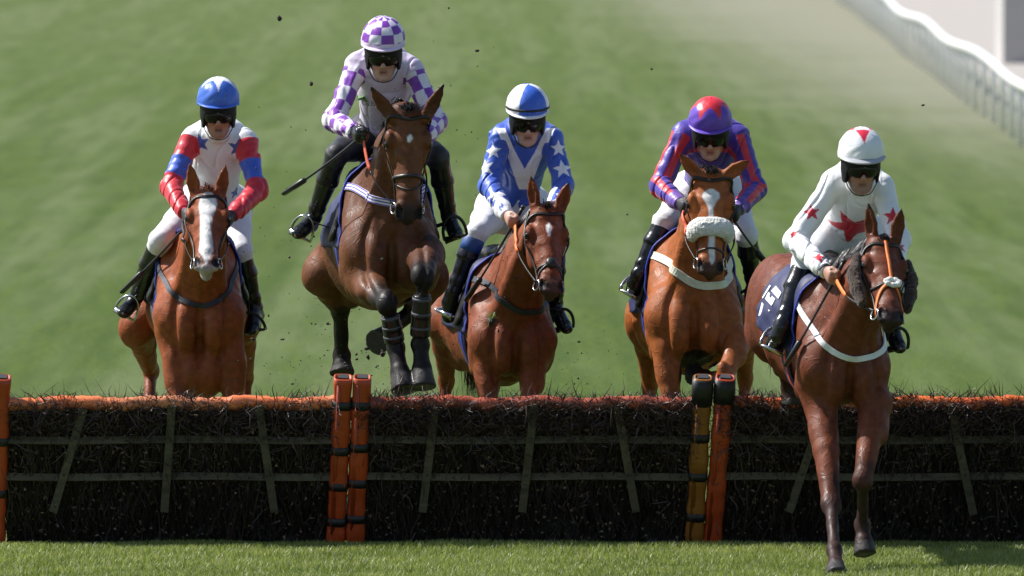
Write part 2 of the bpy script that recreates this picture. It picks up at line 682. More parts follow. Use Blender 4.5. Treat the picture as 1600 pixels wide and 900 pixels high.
# ------------------------------------------------------------------ running rail far behind
def running_rail():
    ys = np.arange(62, 420, 2.0)
    xs = 6.36 + .0134 * (ys - 76) + .025 * np.sin(ys * .16) + .03 * np.sin(ys * .07 + 1)
    zt = .93 + .04 * np.sin(ys * .21)
    root = empty('running_rail', (6.35, 62, 0))
    tag(root, 'long white plastic running rail on thin posts beside the far course', 'rail')
    mb = MB()
    pts = np.stack([xs, ys, zt], 1)
    mb.tube(pts, .06, 8)
    mb.build('top_rail', M['pvc'], root)
    k = 0
    for y in np.arange(63, 330, 4.0):
        x = np.interp(y, ys, xs)
        z = np.interp(y, ys, zt)
        if k < 92:
            m2 = MB()
            m2.tube([(x + .16, y, 0), (x + .16, y, z - .22), (x + .10, y, z - .1), (x + .02, y, z - .02)], .045, 6)
            m2.build('post', M['pvc'], root)
        k += 1
    hut = empty('course_hut', (10.7, 141, 0))
    tag(hut, 'blurred grey hut standing on the pale path beyond the white rail', 'hut')
    mb = MB()
    mb.box((10.85, 141, 1.35), np.eye(3), (1.9, 1.6, 1.35))
    mb.build('wall', M['concrete'], hut, smooth=False)
    mb = MB()
    mb.box((10.85, 141, 2.78), np.eye(3), (2.1, 1.8, .08))
    mb.build('roof', M['block'], hut, smooth=False)


running_rail()

# ------------------------------------------------------------------ hurdles
TOPY, BASEZ = -.26, 0.


def hp(px, py_top_frac, off=0.):
    """point on the leaning hurdle plane: height fraction 0 (ground) .. 1 (roll), off = towards the camera"""
    z = .79 * py_top_frac
    y = .02 + TOPY * py_top_frac - off
    x = (px - 800) / FPX * (y - CAM_Y)
    return np.array([x, y, z + off * .3])


def padded_post(parent, x_top, x_bot, col, straps, cap, full=True):
    """square vinyl-sleeved post with a dark block in its open top"""
    a, b = hp(x_bot, 0., .03), hp(x_top, 1.165, .03)
    w = nz(b - a)
    u = nz(np.cross(w, (0, 1, 0)))
    v = np.cross(u, w)
    L = np.linalg.norm(b - a)
    root_r = .051
    n, seg = 30, 20
    V, F, C = [], [], []
    for i in range(n + 1):
        t = i / n
        q = root_r * (1 + .05 * math.sin(t * 17 + x_top) + .04 * math.sin(t * 41))
        for s in straps:
            q *= 1 - .08 * math.exp(-((t - s) / .02) ** 2)
        for k in range(seg):
            th = 2 * math.pi * k / seg
            c_, s_ = math.cos(th), math.sin(th)
            e = (abs(c_) ** 4 + abs(s_) ** 4) ** -.25
            V.append(a + w * (L * (.02 + .98 * t)) + u * q * e * c_ + v * q * 1.05 * e * s_)
            C.append(col)
    for i in range(n):
        for k in range(seg):
            k2 = (k + 1) % seg
            F.append((i * seg + k, i * seg + k2, (i + 1) * seg + k2, (i + 1) * seg + k))
    top = [n * seg + k for k in range(seg)]
    # folded rim, then down into the open mouth
    for r_, dz in ((.84, .004), (.76, -.03)):
        base = len(V)
        for k in range(seg):
            p = V[n * seg + k]
            ctr = a + w * L
            V.append(ctr + (p - ctr) * r_ + w * dz)
            C.append(np.array(col) * 1.0)
        for k in range(seg):
            k2 = (k + 1) % seg
            F.append((top[k], top[k2], base + k2, base + k))
        top = [base + k for k in range(seg)]
    F.append(tuple(top))
    mb = MB()
    mb.add(V, F, np.array(C))
    sl = mb.build('padded_post', M['vinyl'], parent)
    mb = MB()
    mb.box(a + w * (L - .012), (u, v, w), (.028, .028, .02))
    mb.build('end_block', M['block'], sl, smooth=False)
    for s in straps:
        mb = MB()
        q = root_r * 1.0
        ring = []
        for k in range(16):
            th = 2 * math.pi * k / 16
            c_, s_ = math.cos(th), math.sin(th)
            e = (abs(c_) ** 4 + abs(s_) ** 4) ** -.25
            ring.append(a + w * (L * (.02 + .98 * s)) + u * q * e * c_ + v * q * 1.05 * e * s_)
        mb.tube(ring, (.028, .004), 4, closed=True, side=[nz(p_ - (a + w * ((p_ - a) @ w))) for p_ in ring])
        mb.build('strap', M['tape'], sl)
    if cap:
        mb = MB()
        mb.tube([a + w * (L - .14), a + w * (L - .06), a + w * (L - .004)], np.array([(.058, .060), (.060, .062), (.056, .058)]), 16, side=v)
        mb.build('rubber_collar', M['tape'], sl)
    # light seam flap down the sleeve
    mb = MB()
    mb.tube([a + w * L * .03 + v * -.05 * 1 + u * .02, a + w * L * .97 + v * -.05 + u * .02], ((.012, .006), (.012, .006)), 6, side=v, c=np.array(col) * .8)
    mb.build('seam_flap', M['vinyl'], sl)


def hurdle(x0, x1, posts, slats, rollcol, label, seed, bushy, tufts):
    r = np.random.default_rng(seed)
    base = hp((x0 + x1) / 2, 0)
    base[2] = 0
    root = empty('hurdle', base)
    tag(root, label, 'hurdle', 'brush hurdles in a line across the turf')
    for p in posts:
        padded_post(root, *p)
    xa, xb = hp(x0, 1)[0], hp(x1, 1)[0]
    # padded roll along the top
    n = 64
    pts = [(lerp(xa, xb, i / n), TOPY + .0 + .006 * math.sin(i * .9 + seed), .785 + .006 * math.sin(i * .37 + seed) + r.normal() * .002) for i in range(n + 1)]
    rad = [.037 * (1 + .07 * math.sin(i * 1.9) + .05 * r.normal()) for i in range(n + 1)]
    mb = MB()
    cc = np.repeat([lerp(np.array(rollcol[0]), np.array(rollcol[1]), min(1, max(0, .5 + .5 * math.sin(i * .16 + seed)))) for i in range(n + 1)], 14, 0)
    mb.tube(pts, np.array(rad), 14, c=cc)
    mb.build('padded_roll', M['vinyl'], root)
    # frame rails and slats, on the landing side of the brush
    for f, hgt in ((.715, .024), (.455, .024)):
        mb = MB()
        p, q = hp(x0, f, .055), hp(x1, f, .055)
        m_ = [lerp(p, q, t) + np.array([0, 0, .004 * math.sin(t * 9 + seed)]) for t in np.linspace(0, 1, 9)]
        mb.tube(m_, (hgt, .010), 4, side=(0, -1, .3))
        mb.build('frame_rail', M['wood'], root, smooth=False)
    for (xt, ft, xb_, fb) in slats:
        mb = MB()
        p, q = hp(xb_, fb, .078), hp(xt, ft, .078)
        mb.tube([p, lerp(p, q, .5), q], (.026, .009), 4, side=(0, -1, .3))
        sl = mb.build('slat', M['wood'], root, smooth=False)
        for f in (.715, .455):
            if fb < f < ft:
                mb = MB()
                c_ = lerp(p, q, (f - fb) / (ft - fb)) + np.array([0, -.012, .003])
                mb.tube([c_, c_ + np.array([0, -.006, .002])], .007, 6)
                mb.build('bolt', M['block'], sl)
    # birch brush
    V, F, C, o = [], [], [], 0

    def ribbons(A, B, w, col, bend):
        nonlocal o
        n = len(A)
        d = B - A
        s = np.cross(d, r.normal(size=(n, 3)))
        s /= np.linalg.norm(s, axis=1)[:, None] + 1e-9
        s *= w[:, None] * .5
        mid = (A + B) / 2 + bend
        V.append(np.stack([A - s, A + s, mid - s * .7, mid + s * .7, B], 1).reshape(-1, 3))
        i = np.arange(n)[:, None] * 5 + o
        F.append(np.concatenate([i + [0, 1, 3], i + [0, 3, 2], i + [2, 3, 4]]))
        C.append(np.repeat(col, 5, 0))
        o += 5 * n

    def pos(u, f, off):
        z = .79 * f
        return np.stack([lerp(xa, xb, u), .02 + TOPY * f - off, z + off * .3], 1)
    # dense body of upright twigs
    n = 15000
    u, f = r.random(n), r.uniform(-.02, .93, n)
    off = r.normal(size=n) * .032 - .012
    A = pos(u, f, off)
    ln = r.uniform(.08, .26, n)
    ln = np.minimum(ln, (1.0 - f) * .79 + r.uniform(-.02, .05, n))
    ln = np.maximum(ln, .03)
    D = np.stack([r.normal(size=n) * .28, TOPY / .8 + r.normal(size=n) * .16, np.ones(n)], 1)
    B = A + D * ln[:, None]
    t = r.random((n, 1))
    col = lerp(np.array([.016, .011, .010]), np.array([.060, .037, .028]), t ** 2)
    ribbons(A, B, r.uniform(.004, .008, n), col, r.normal(size=(n, 3)) * .012)
    # ragged heads of the twigs: over the roll and hanging on the landing side
    n = int(5200 * bushy)
    u = r.random(n)
    lump = .5 + .5 * np.sin(u * 23 + seed) * np.sin(u * 9.1 + 2 * seed) + r.normal(size=n) * .2
    f = r.uniform(.78, .945, n)
    A = pos(u, f, r.uniform(-.02, .085, n))
    D = np.stack([r.normal(size=n) * .75, r.normal(size=n) * .5 - .45, r.normal(size=n) * .55 + .55], 1)
    ln = r.uniform(.03, .075, n) * (.7 + .5 * np.clip(lump, 0, 1.3))
    col = lerp(np.array([.035, .018, .022]), np.array([.13, .075, .07]), r.random((n, 1)) ** 2)
    ribbons(A, A + D * ln[:, None], r.uniform(.0035, .007, n), col, r.normal(size=(n, 3)) * .01)
    n = int(620 * bushy)
    u = r.random(n)
    keep = np.sin(u * 31 + seed * 1.7) + np.sin(u * 12.3 + seed) + r.normal(size=n) * .7 > -.4
    u = u[keep]
    n = len(u)
    A = pos(u, np.full(n, 1.0), r.uniform(-.03, .05, n))
    D = np.stack([r.normal(size=n) * .7, r.normal(size=n) * .3, np.abs(r.normal(size=n)) * .6 + .4], 1)
    ribbons(A, A + D * r.uniform(.035, .095, n)[:, None], r.uniform(.003, .005, n), np.tile((.05, .028, .03), (n, 1)), r.normal(size=(n, 3)) * .012)
    n = int(2600 * bushy)
    u = r.random(n)
    cl = .5 + .5 * np.sin(u * 17 + seed * 3) * np.sin(u * 41 + seed)
    f = np.clip(.97 - np.abs(r.normal(size=n)) * (.10 + .22 * cl), .05, .97)
    A = pos(u, f, r.uniform(.05, .105, n))
    D = np.stack([r.normal(size=n) * .7, r.normal(size=n) * .3 - .25, r.normal(size=n) * .6 - .15], 1)
    col = lerp(np.array([.03, .018, .018]), np.array([.12, .075, .055]), r.random((n, 1)) ** 2)
    ribbons(A, A + D * r.uniform(.03, .09, n)[:, None], r.uniform(.004, .007, n), col, r.normal(size=(n, 3)) * .012)
    for (pc, pw, nn) in tufts:
        n = int(nn)
        u = ((pc - x0) / (x1 - x0) + r.normal(size=n) * pw / (x1 - x0))
        u = np.clip(u, .003, .997)
        A = pos(u, r.uniform(.84, 1.02, n), r.uniform(-.04, .085, n))
        D = np.stack([r.normal(size=n) * .7, r.normal(size=n) * .4 - .2, np.abs(r.normal(size=n)) * .6 + .25], 1)
        col = lerp(np.array([.035, .018, .020]), np.array([.14, .085, .07]), r.random((n, 1)) ** 2)
        ribbons(A, A + D * r.uniform(.03, .08, n)[:, None], r.uniform(.004, .008, n), col, r.normal(size=(n, 3)) * .012)
    # a few long whips
    n = 9
    u = r.random(n)
    A = pos(u, np.full(n, .98), r.uniform(-.05, .02, n))
    D = np.stack([r.normal(size=n) * .4, r.normal(size=n) * .2, np.ones(n)], 1)
    ribbons(A, A + D * r.uniform(.1, .2, n)[:, None], np.full(n, .004), np.tile((.06, .04, .035), (n, 1)), r.normal(size=(n, 3)) * .02)
    # withered leaves caught in the brush
    n = 2100
    u, f = r.random(n), r.uniform(.02, .96, n) ** .9
    A = pos(u, f, r.uniform(.01, .07, n))
    D = r.normal(size=(n, 3))
    D /= np.linalg.norm(D, axis=1)[:, None]
    col = lerp(np.array([.05, .028, .018]), np.array([.24, .15, .085]), r.random((n, 1)) ** 2.2)
    ribbons(A, A + D * r.uniform(.012, .026, n)[:, None], r.uniform(.010, .018, n), col, np.zeros((n, 3)))
    # dark gapped sheets added inside the brush to block light through it
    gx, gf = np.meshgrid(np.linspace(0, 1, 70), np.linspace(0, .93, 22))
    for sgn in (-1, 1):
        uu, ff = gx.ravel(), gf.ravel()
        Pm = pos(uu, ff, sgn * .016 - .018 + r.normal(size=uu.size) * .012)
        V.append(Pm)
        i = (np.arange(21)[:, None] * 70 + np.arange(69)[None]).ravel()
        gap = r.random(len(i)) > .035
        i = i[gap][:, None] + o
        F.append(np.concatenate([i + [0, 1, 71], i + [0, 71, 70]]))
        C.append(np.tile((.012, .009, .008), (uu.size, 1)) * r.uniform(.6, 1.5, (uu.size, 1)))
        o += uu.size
    br = mk('brush', np.concatenate(V), np.concatenate(F), M['twig'], root, col=np.concatenate(C), smooth=False)
    br['kind'] = 'stuff'


OR, YE, RD, PE = (.42, .055, .012), (.27, .10, .014), (.42, .085, .04), (.82, .30, .14)
hurdle(6, 530, [(2, -8, OR, (.30, .62), False), (536, 524, OR, (.12, .34, .56, .84), False)],
       [(130, .93, 82, .2), (268, .95, 256, .2), (404, .95, 428, .2)], ((.85, .2, .06), PE),
       'brush hurdle with pale orange roll under the chestnut horse with the white blaze', 3, .55, [(90, 18, 260), (290, 28, 420), (225, 20, 160), (470, 25, 260)])
hurdle(560, 1092, [(566, 554, OR, (.14, .36, .58, .84), False), (1099, 1085, YE, (.15, .40, .64, .86), True)],
       [(680, .93, 660, .2), (835, .96, 816, .2), (964, .95, 994, .2)], (RD, (.45, .1, .05)),
       'middle brush hurdle with dull red roll between the two pairs of posts', 8, 1.0, [(640, 38, 900), (860, 30, 300), (980, 50, 420), (1060, 20, 200)])
hurdle(1122, 1668, [(1134, 1113, OR, (), True), (1670, 1660, OR, (.34, .6), False)],
       [(1282, .85, 1234, .2), (1486, .96, 1522, .18)], ((.85, .2, .03), (.78, .145, .03)),
       'brush hurdle with bright orange roll behind the horse landing in front', 13, 1.25, [(1165, 20, 420), (1215, 25, 420), (1410, 28, 700), (1500, 40, 300), (1575, 30, 300)])


# ------------------------------------------------------------------ horses
def seg_t(V, pts):
    """distance to a polyline and the fractional position along it (0..number of segments)"""
    best, bt = np.full(len(V), 9.), np.zeros(len(V))
    for i in range(len(pts) - 1):
        a, d = pts[i], pts[i + 1] - pts[i]
        t = np.clip(((V - a) @ d) / (d @ d), 0, 1)
        q = np.linalg.norm(V - a - t[:, None] * d, axis=1)
        m = q < best
        best[m], bt[m] = q[m], i + t[m]
    return best, bt


def vnormals(V, F):
    a = np.cross(V[F[:, 2]] - V[F[:, 0]], V[F[:, 3]] - V[F[:, 1]])
    N = np.zeros_like(V)
    for j in range(4):
        np.add.at(N, F[:, j], a)
    return N / (np.linalg.norm(N, axis=1)[:, None] + 1e-12)


class Horse:
    pass


def build_horse(c):
    H = Horse()
    Y0, k = c['Y0'], c.get('k', 1.0)
    yw, pt = math.radians(c.get('yaw', 0)), math.radians(c.get('pitch', 0))
    C = P(*c['C'], Y0)
    f = np.array([math.sin(yw) * math.cos(pt), -math.cos(yw) * math.cos(pt), math.sin(pt)])
    l = np.array([math.cos(yw), math.sin(yw), 0])
    u = np.cross(f, l)
    H.f, H.l, H.u, H.C = f, l, u, C

    def loc(s, lat, up):
        return C - f * s * k + l * lat * k + u * up * k
    H.loc = loc

    def J(p):
        return P(p[0], p[1], Y0 + p[2])
    # head frame
    poll = J(c['poll'])
    hs = c.get('hs', 1.0)
    mz = c['muz']
    sc = FPX / (Y0 + c['poll'][2] - CAM_Y)
    Lh = .60 * hs
    vis = math.hypot(mz[0] - c['poll'][0], mz[1] - c['poll'][1]) / sc
    dY = -math.sqrt(max(Lh * Lh - vis * vis, .01))
    muz = J((mz[0], mz[1], c['poll'][2] + dY))
    hL = np.linalg.norm(muz - poll)
    hh = (muz - poll) / hL
    hy = math.radians(c.get('hyaw', 0))
    hl = np.array([math.cos(hy), math.sin(hy), math.sin(math.radians(c.get('hroll', 0)))])
    hl = nz(hl - hh * (hl @ hh))
    hn = np.cross(hh, hl)

    HW = c.get('hw', 1.24)

    def hd(t, lat, dep):
        """head point: t along poll -> muzzle, lateral, depth behind the line of the face"""
        return poll + hh * t * hL + hl * lat * hs * HW - hn * dep * hs
    H.hd, H.hh, H.hl, H.hn, H.hL, H.poll, H.hs = hd, hh, hl, hn, hL, poll, hs
    legs = {q: [J(p) for p in c[q]] for q in ('fl', 'fr', 'hl', 'hr')}
    pts = [loc(0, 0, 0), loc(1.75, 0, 0), poll, muz] + sum(legs.values(), []) + [J((*e[1], c['poll'][2])) for e in c['ears']]
    lo, hi = np.min(pts, 0) - .12, np.max(pts, 0) + .12
    lo = np.minimum(lo, np.min([loc(s, a, b) for s in (-.2, 1.75) for a in (-.4, .4) for b in (-.45, .6)], 0))
    hi = np.maximum(hi, np.max([loc(s, a, b) for s in (-.2, 1.75) for a in (-.4, .4) for b in (-.45, .6)], 0))
    lo[2] = max(lo[2], -.02)
    G = Field(lo, hi, .0088)
    # trunk
    T = [(.16, .00, .185, .25), (.32, .05, .225, .33), (.52, .07, .25, .37), (.85, .07, .295, .355), (1.12, .10, .285, .325), (1.40, .12, .245, .28)]
    T = [(a, b, q * k, w * k) for a, b, q, w in T]
    for a, b in zip(T[:-1], T[1:]):
        G.cap(loc(a[0], 0, a[1]), loc(b[0], 0, b[1]), (a[2], a[3]), (b[2], b[3]), l, .06, end=.16 * k)
    G.cap(loc(.36, 0, .39), loc(.80, 0, .36), (.115 * k, .09 * k), (.085 * k, .08 * k), l, .09)
    for e in (-1, 1):
        lg = legs['fl' if e < 0 else 'fr']
        hg = legs['hl' if e < 0 else 'hr']
        # breast, point of shoulder, shoulder blade, elbow
        G.ell(loc(.05, e * .088, -.06), (f, l, u), (.10 * k, .088 * k, .16 * k), .035)
        G.ell(loc(.12, e * .160, .02), (f, l, u), (.10 * k, .070 * k, .15 * k), .06)
        G.cap(loc(.12, e * .17, .0), loc(.44, e * .13, .38), .085 * k, .085 * k, None, .07)
        G.cap(loc(.14, e * .170, -.02), loc(.34, e * .175, -.18), (.090 * k, .12 * k), (.060 * k, .075 * k), l, .06)
        # haunch
        G.ell(loc(1.28, e * .115, .13), (f, l, u), (.30 * k, .150 * k * c.get('rump', 1), .26 * k), .08)
        G.ell(loc(1.42, e * .115, -.02), (f, l, u), (.22 * k, .125 * k * c.get('rump', 1), .24 * k), .08)
        if c.get('deep'):
            G.ell(loc(.16, e * .05, -.34), (f, l, u), (.16, .10, .16), .06)
        # foreleg
        E, K, F_, O = lg
        sh = loc(.17, e * .165, -.12)
        ls = c.get('ls', 1.0)
        axl = l
        kd = nz(K - E)
        G.cap(sh, E, (.088 * ls, .115 * ls), (.078 * ls, .095 * ls), axl, .045)
        m = lerp(E, K, .42)
        G.cap(E, m, (.078 * ls, .095 * ls), (.064 * ls, .068 * ls), axl, .03)
        G.cap(m, K, (.064 * ls, .068 * ls), (.046 * ls, .044 * ls), axl, .02)
        G.ell(lerp(E, K, .22) + l * e * .022, (kd, l, np.cross(kd, l)), (.13, .055 * ls, .06), .03)
        G.ell(lerp(E, K, .25) - l * e * .022, (kd, l, np.cross(kd, l)), (.11, .045 * ls, .055), .03)
        cd = nz(F_ - K)
        G.ell(K, (nz(kd + cd), l, np.cross(nz(kd + cd), l)), (.060 * ls, .052 * ls, .050 * ls), .022)
        G.cap(lerp(K, F_, .12), lerp(K, F_, .9), (.029 * ls, .037 * ls), (.030 * ls, .036 * ls), axl, .02)
        hoof(G, F_, O, l, ls, f)
        # hind leg
        S, K, F_, O = hg
        hip = loc(1.25, e * .12, .10)
        G.cap(hip, S, (.13 * k, .21 * k), (.105 * k, .15 * k), l, .06)
        m = lerp(S, K, .42)
        G.cap(S, m, (.100 * k, .135 * k), (.070 * ls, .090 * ls), l, .04)
        G.cap(m, K, (.070 * ls, .090 * ls), (.044 * ls, .055 * ls), l, .025)
        kd, cd = nz(K - S), nz(F_ - K)
        G.ell(K, (nz(kd + cd), l, np.cross(nz(kd + cd), l)), (.062 * ls, .047 * ls, .058 * ls), .015)
        hk = nz(np.cross(l, kd - cd)) if np.linalg.norm(kd - cd) > .05 else -f
        G.cap(K, K + nz(kd - cd) * .055, .032 * ls, .026 * ls, l, .02)
        G.cap(lerp(K, F_, .1), lerp(K, F_, .9), (.036 * ls, .042 * ls), (.034 * ls, .040 * ls), l, .02)
        hoof(G, F_, O, l, ls, f)
    # neck
    nb = [loc(.34, 0, .20), lerp(loc(.24, 0, .30), hd(.10, 0, .16), .52), hd(.10, 0, .13)]
    nb[1] = nb[1] + hn * -.02
    G.cap(nb[0], nb[1], (.165 * k, .29 * k), (.112 * k, .20 * k), nz(l + hl), .07, end=.12)
    G.cap(nb[1], nb[2], (.112 * k, .20 * k), (.070 * hs, .115 * hs), nz(l + hl), .05, end=.06)
    G.cap(hd(.28, 0, .21), loc(.06, 0, .14), .048, .085 * k, None, .06)
    for e in (-1, 1):
        G.cap(hd(.16, e * .055, .17), loc(.09, e * .10, .12), .036, .06 * k, None, .05)
    # skull and face
    SEC = [(0.02, .066, .075), (.13, .086, .088), (.29, .096, .112), (.46, .077, .108), (.63, .058, .082), (.80, .052, .064), (.93, .053, .058)]
    for a, b in zip(SEC[:-1], SEC[1:]):
        G.cap(hd(a[0], 0, a[2]), hd(b[0], 0, b[2]), (a[1] * hs * HW, a[2] * hs), (b[1] * hs * HW, b[2] * hs), hl, .018, end=.035 * hs)
    G.cap(hd(.30, 0, .028), hd(.80, 0, .020), (.040 * hs, .024 * hs), (.026 * hs, .022 * hs), hl, .02)
    for e in (-1, 1):
        ax = (hh, hl, hn)
        G.ell(hd(.40, e * .052, .145), ax, (.125 * hs, .038 * hs, .092 * hs), .022)
        G.ell(hd(.295, e * .084, .050), ax, (.050 * hs, .028 * hs, .034 * hs), .014)
        G.ell(hd(.36, e * .094, .068), ax, (.026 * hs, .016 * hs, .016 * hs), .012)
        G.cap(hd(.38, e * .082, .072), hd(.62, e * .056, .060), .017 * hs, .012 * hs, None, .014)
        G.ell(hd(.185, e * .070, .028), ax, (.030 * hs, .016 * hs, .014 * hs), .022, cut=True)
        G.ell(hd(.335, e * .101, .060), ax, (.020 * hs, .012 * hs, .015 * hs), .008, cut=True)
        G.ell(hd(.55, e * .074, .040), ax, (.075 * hs, .016 * hs, .022 * hs), .03, cut=True)
        G.ell(hd(.915, e * .040, .034), ax, (.048 * hs, .026 * hs, .036 * hs), .016)
        G.ell(hd(.965, e * .046, .040), ax, (.028 * hs, .018 * hs, .026 * hs), .012)
        G.ell(hd(.94, e * .047, .012), (nz(hh + hl * e * .35 - hn * .2), hl, hn), (.040 * hs, .019 * hs, .026 * hs), .006, cut=True)
    G.ell(hd(.985, 0, .050), (hh, hl, hn), (.034 * hs, .044 * hs, .042 * hs), .016)
    mo = c.get('mouth', 0.)
    G.ell(hd(.965 + mo * .3, 0, .100 + mo), (hh, hl, hn), (.045 * hs, .036 * hs, .030 * hs), .014)
    G.cap(hd(.76, 0, .112), hd(.93 + mo * .2, 0, .100 + mo), (.036 * hs, .032 * hs), (.032 * hs, .026 * hs), hl, .02)
    G.cap(hd(1.03, -.05, .086 + mo * .5), hd(1.03, .05, .086 + mo * .5), .007 + mo * .3, .007 + mo * .3, None, .008, cut=True)
    # ears
    H.ears = []
    for e, (b, t, tw) in zip((-1, 1), c['ears']):
        B, Tt = J((*b, c['poll'][2] + .03)), J((*t, c['poll'][2] + .0))
        d = nz(Tt - B)
        L = np.linalg.norm(Tt - B)
        front = np.array([tw, -1.0, .12])
        front = nz(front - d * (front @ d))
        sd = np.cross(d, front)
        Q1, Q2 = lerp(B, Tt, .38) , lerp(B, Tt, .72)
        G.cap(B - d * .03, Q1, (.034, .029), (.040, .026), sd, .012, end=.02)
        G.cap(Q1, Q2, (.040, .026), (.027, .019), sd, .01, end=.012)
        G.cap(Q2, Tt, (.027, .019), (.0060, .0060), sd, .008, end=.006)
        G.cap(lerp(B, Tt, .14) + front * .024, lerp(B, Tt, .40) + front * .027, (.017, .018), (.027, .022), sd, .008, cut=True, end=.012)
        G.cap(lerp(B, Tt, .40) + front * .027, lerp(B, Tt, .86) + front * .013, (.027, .022), (.008, .006), sd, .008, cut=True, end=.01)
        H.ears.append((B, Tt, front, sd))
    V, F = G.mesh(2)
    fol = sstep(.20, .34, np.linalg.norm(V - lerp(poll, muz, .5), axis=1))
    la, up_, s_ = (V - C) @ l / k, (V - C) @ u / k, -(V - C) @ f / k
    fr_ = sstep(.34, .16, s_)
    gr = -.020 * np.exp(-(la / .020) ** 2) * sstep(-.36, -.26, up_) * sstep(.10, .0, up_) * fr_
    for e in (-1, 1):
        gr += -.016 * np.exp(-((la * e - (.155 - .9 * (up_ + .06) ** 2)) / .018) ** 2) * sstep(-.30, -.22, up_) * sstep(.20, .10, up_) * fr_
        gr += .008 * np.exp(-((la * e - .085) / .045) ** 2 - ((up_ + .12) / .10) ** 2) * fr_
        gr += -.010 * np.exp(-((s_ - (.30 + .55 * (up_ + .05))) / .022) ** 2) * sstep(-.22, -.10, up_) * sstep(.30, .20, up_) * (la * e > .10)
        gr += -.008 * np.exp(-((s_ - (.46 + .30 * (up_ + .05))) / .025) ** 2) * sstep(-.30, -.15, up_) * sstep(.25, .12, up_) * (la * e > .12)
    mus = gr + wob(V * np.array([1.5, 1., .55]), 26., 5, 9) * .0036 + wob(V * np.array([1.4, 1., .6]), 60., 6, 9) * .0022
    NV = vnormals(V, F)
    V = V + NV * (mus * fol + wob(V, 75., 7, 8) * .0012 * (1 - fol))[:, None]
    H.V, H.F = V, F
    H.skin = Skin(V, F)
    H.legs = legs
    # coat colours
    rel = V - poll
    t = (rel @ hh) / hL
    lat = (rel @ hl) / hs / HW
    dep = -(rel @ hn) / hs
    onhead = (t > -.12) & (t < 1.15) & (np.abs(lat) < .14) & (dep < .24) & (dep > -.06)
    nse = wob(V, 30., 9, 8)
    n2 = wob(V, 7., 21, 8)
    col = np.tile(np.array(c['coat']), (len(V), 1))
    warm = np.array(c.get('coat2', c['coat']))
    col = lerp(col, warm, np.clip(.5 + .6 * n2, 0, 1)[:, None])
    if 'belly' in c:
        up = (V - C) @ u
        w = sstep(-.15, -.5, up + .05 * n2)
        col = lerp(col, np.array(c['belly']), (w * .6)[:, None])
    dark = np.array(c.get('point', (.012, .009, .008)))
    for q in ('fl', 'fr', 'hl', 'hr'):
        d, s = seg_t(V, legs[q])
        lo_ = c.get('pt0', .75 if q[0] == 'f' else .85)
        w = sstep(lo_, lo_ + .5, s + .10 * nse) * (d < .16) * c.get('pointk', 1.)
        col = lerp(col, dark, w[:, None])
        oc = lerp(legs[q][2], legs[q][3], .62)
        ax_ = nz(legs[q][3] - legs[q][2])
        w = sstep(-.008, .008, (V - oc) @ ax_) * (np.linalg.norm(V - oc, axis=1) < .13)
        col = lerp(col, np.array(c.get('hoofcol', (.045, .04, .038))), w[:, None])
    mzl = sstep(.80, .95, t + .02 * nse + .0 * lat) * onhead
    col = lerp(col, np.array(c.get('muzzle', (.035, .026, .024))), (mzl * c.get('muzk', .9))[:, None])
    if 'lip' in c:
        col = lerp(col, c['lip'], (sstep(.96, 1.0, t + .01 * nse) * onhead)[:, None])
    for e in (-1, 1):
        d = np.linalg.norm((V - hd(.94, e * .047, .024)) * 1., axis=1)
        col = lerp(col, (.006, .004, .004), (sstep(.036, .026, d) * (np.abs(lat) > .02))[:, None])
        d = np.linalg.norm(V - hd(.335, e * .098, .058), axis=1)
        col = lerp(col, (.012, .008, .007), (sstep(.038, .024, d) * .7)[:, None])
    for B, Tt, fr, sd in H.ears:
        L = np.linalg.norm(Tt - B)
        s = ((V - B) @ (Tt - B)) / L ** 2
        d = np.linalg.norm(V - B - np.clip(s, 0, 1)[:, None] * (Tt - B), axis=1)
        near = (d < .05)
        col = lerp(col, dark, (sstep(.72, 1.0, s + .05 * nse) * near * c.get('eartip', .9))[:, None])
        inner = near * sstep(.0, .012, -(.004 - ((V - B - s[:, None] * (Tt - B)) @ fr))) * (s > .1) * (s < .8)
    if c.get('blaze'):
        w = c['blaze'](t, lat + .004 * nse, nse) * (dep < .07) * onhead
        col = lerp(col, (.74, .72, .70), w[:, None])
    base = loc(.6, 0, 0)
    base[2] = 0
    ob = mk('horse', V, F, M['coat'], None, base, np.clip(col, 0, 1))
    tag(ob, c['label'], 'horse', 'racehorses in the field')
    H.ob = ob
    for e in (-1, 1):
        mb = MB()
        q, n = H.skin.near(hd(.34, e * .115, .058))
        ce = hd(.335, e * .0915, .054)
        th, ph = np.meshgrid(np.linspace(0, math.pi, 9), np.linspace(0, 2 * math.pi, 14, endpoint=False), indexing='ij')
        S = ce + .0225 * hs * np.stack([np.sin(th) * np.cos(ph), np.sin(th) * np.sin(ph), np.cos(th)], -1).reshape(-1, 3)
        fc = [(i * 14 + j, i * 14 + (j + 1) % 14, (i + 1) * 14 + (j + 1) % 14, (i + 1) * 14 + j) for i in range(8) for j in range(14)]
        mb.add(S, fc)
        mb.build('eye', M['eye'], ob)
    # mane, forelock, tail
    hc = np.array(c.get('hair', (.012, .009, .008)))
    r = np.random.default_rng(int(abs(Y0) * 97) + 5)
    mb = MB()
    for i in range(240):
        b = hd(.015 + r.normal() * .025, r.normal() * .028, -.012)
        b0 = b
        b, n = H.skin.near(b + hn * .02 - hh * .01)
        if np.linalg.norm(b - b0) > .06 or min(np.linalg.norm(b - B_ - np.clip((b - B_) @ (T_ - B_) / ((T_ - B_) @ (T_ - B_)), 0, 1) * (T_ - B_)) for B_, T_, _f, _s in H.ears) < .044:
            continue
        d = nz(hn * .9 + hh * .25 + np.array([r.normal() * .6 + c.get('wind', 0.), r.normal() * .3, .15 + r.random() * .6]))
        L = r.uniform(.04, .085) * c.get('fore', 1.)
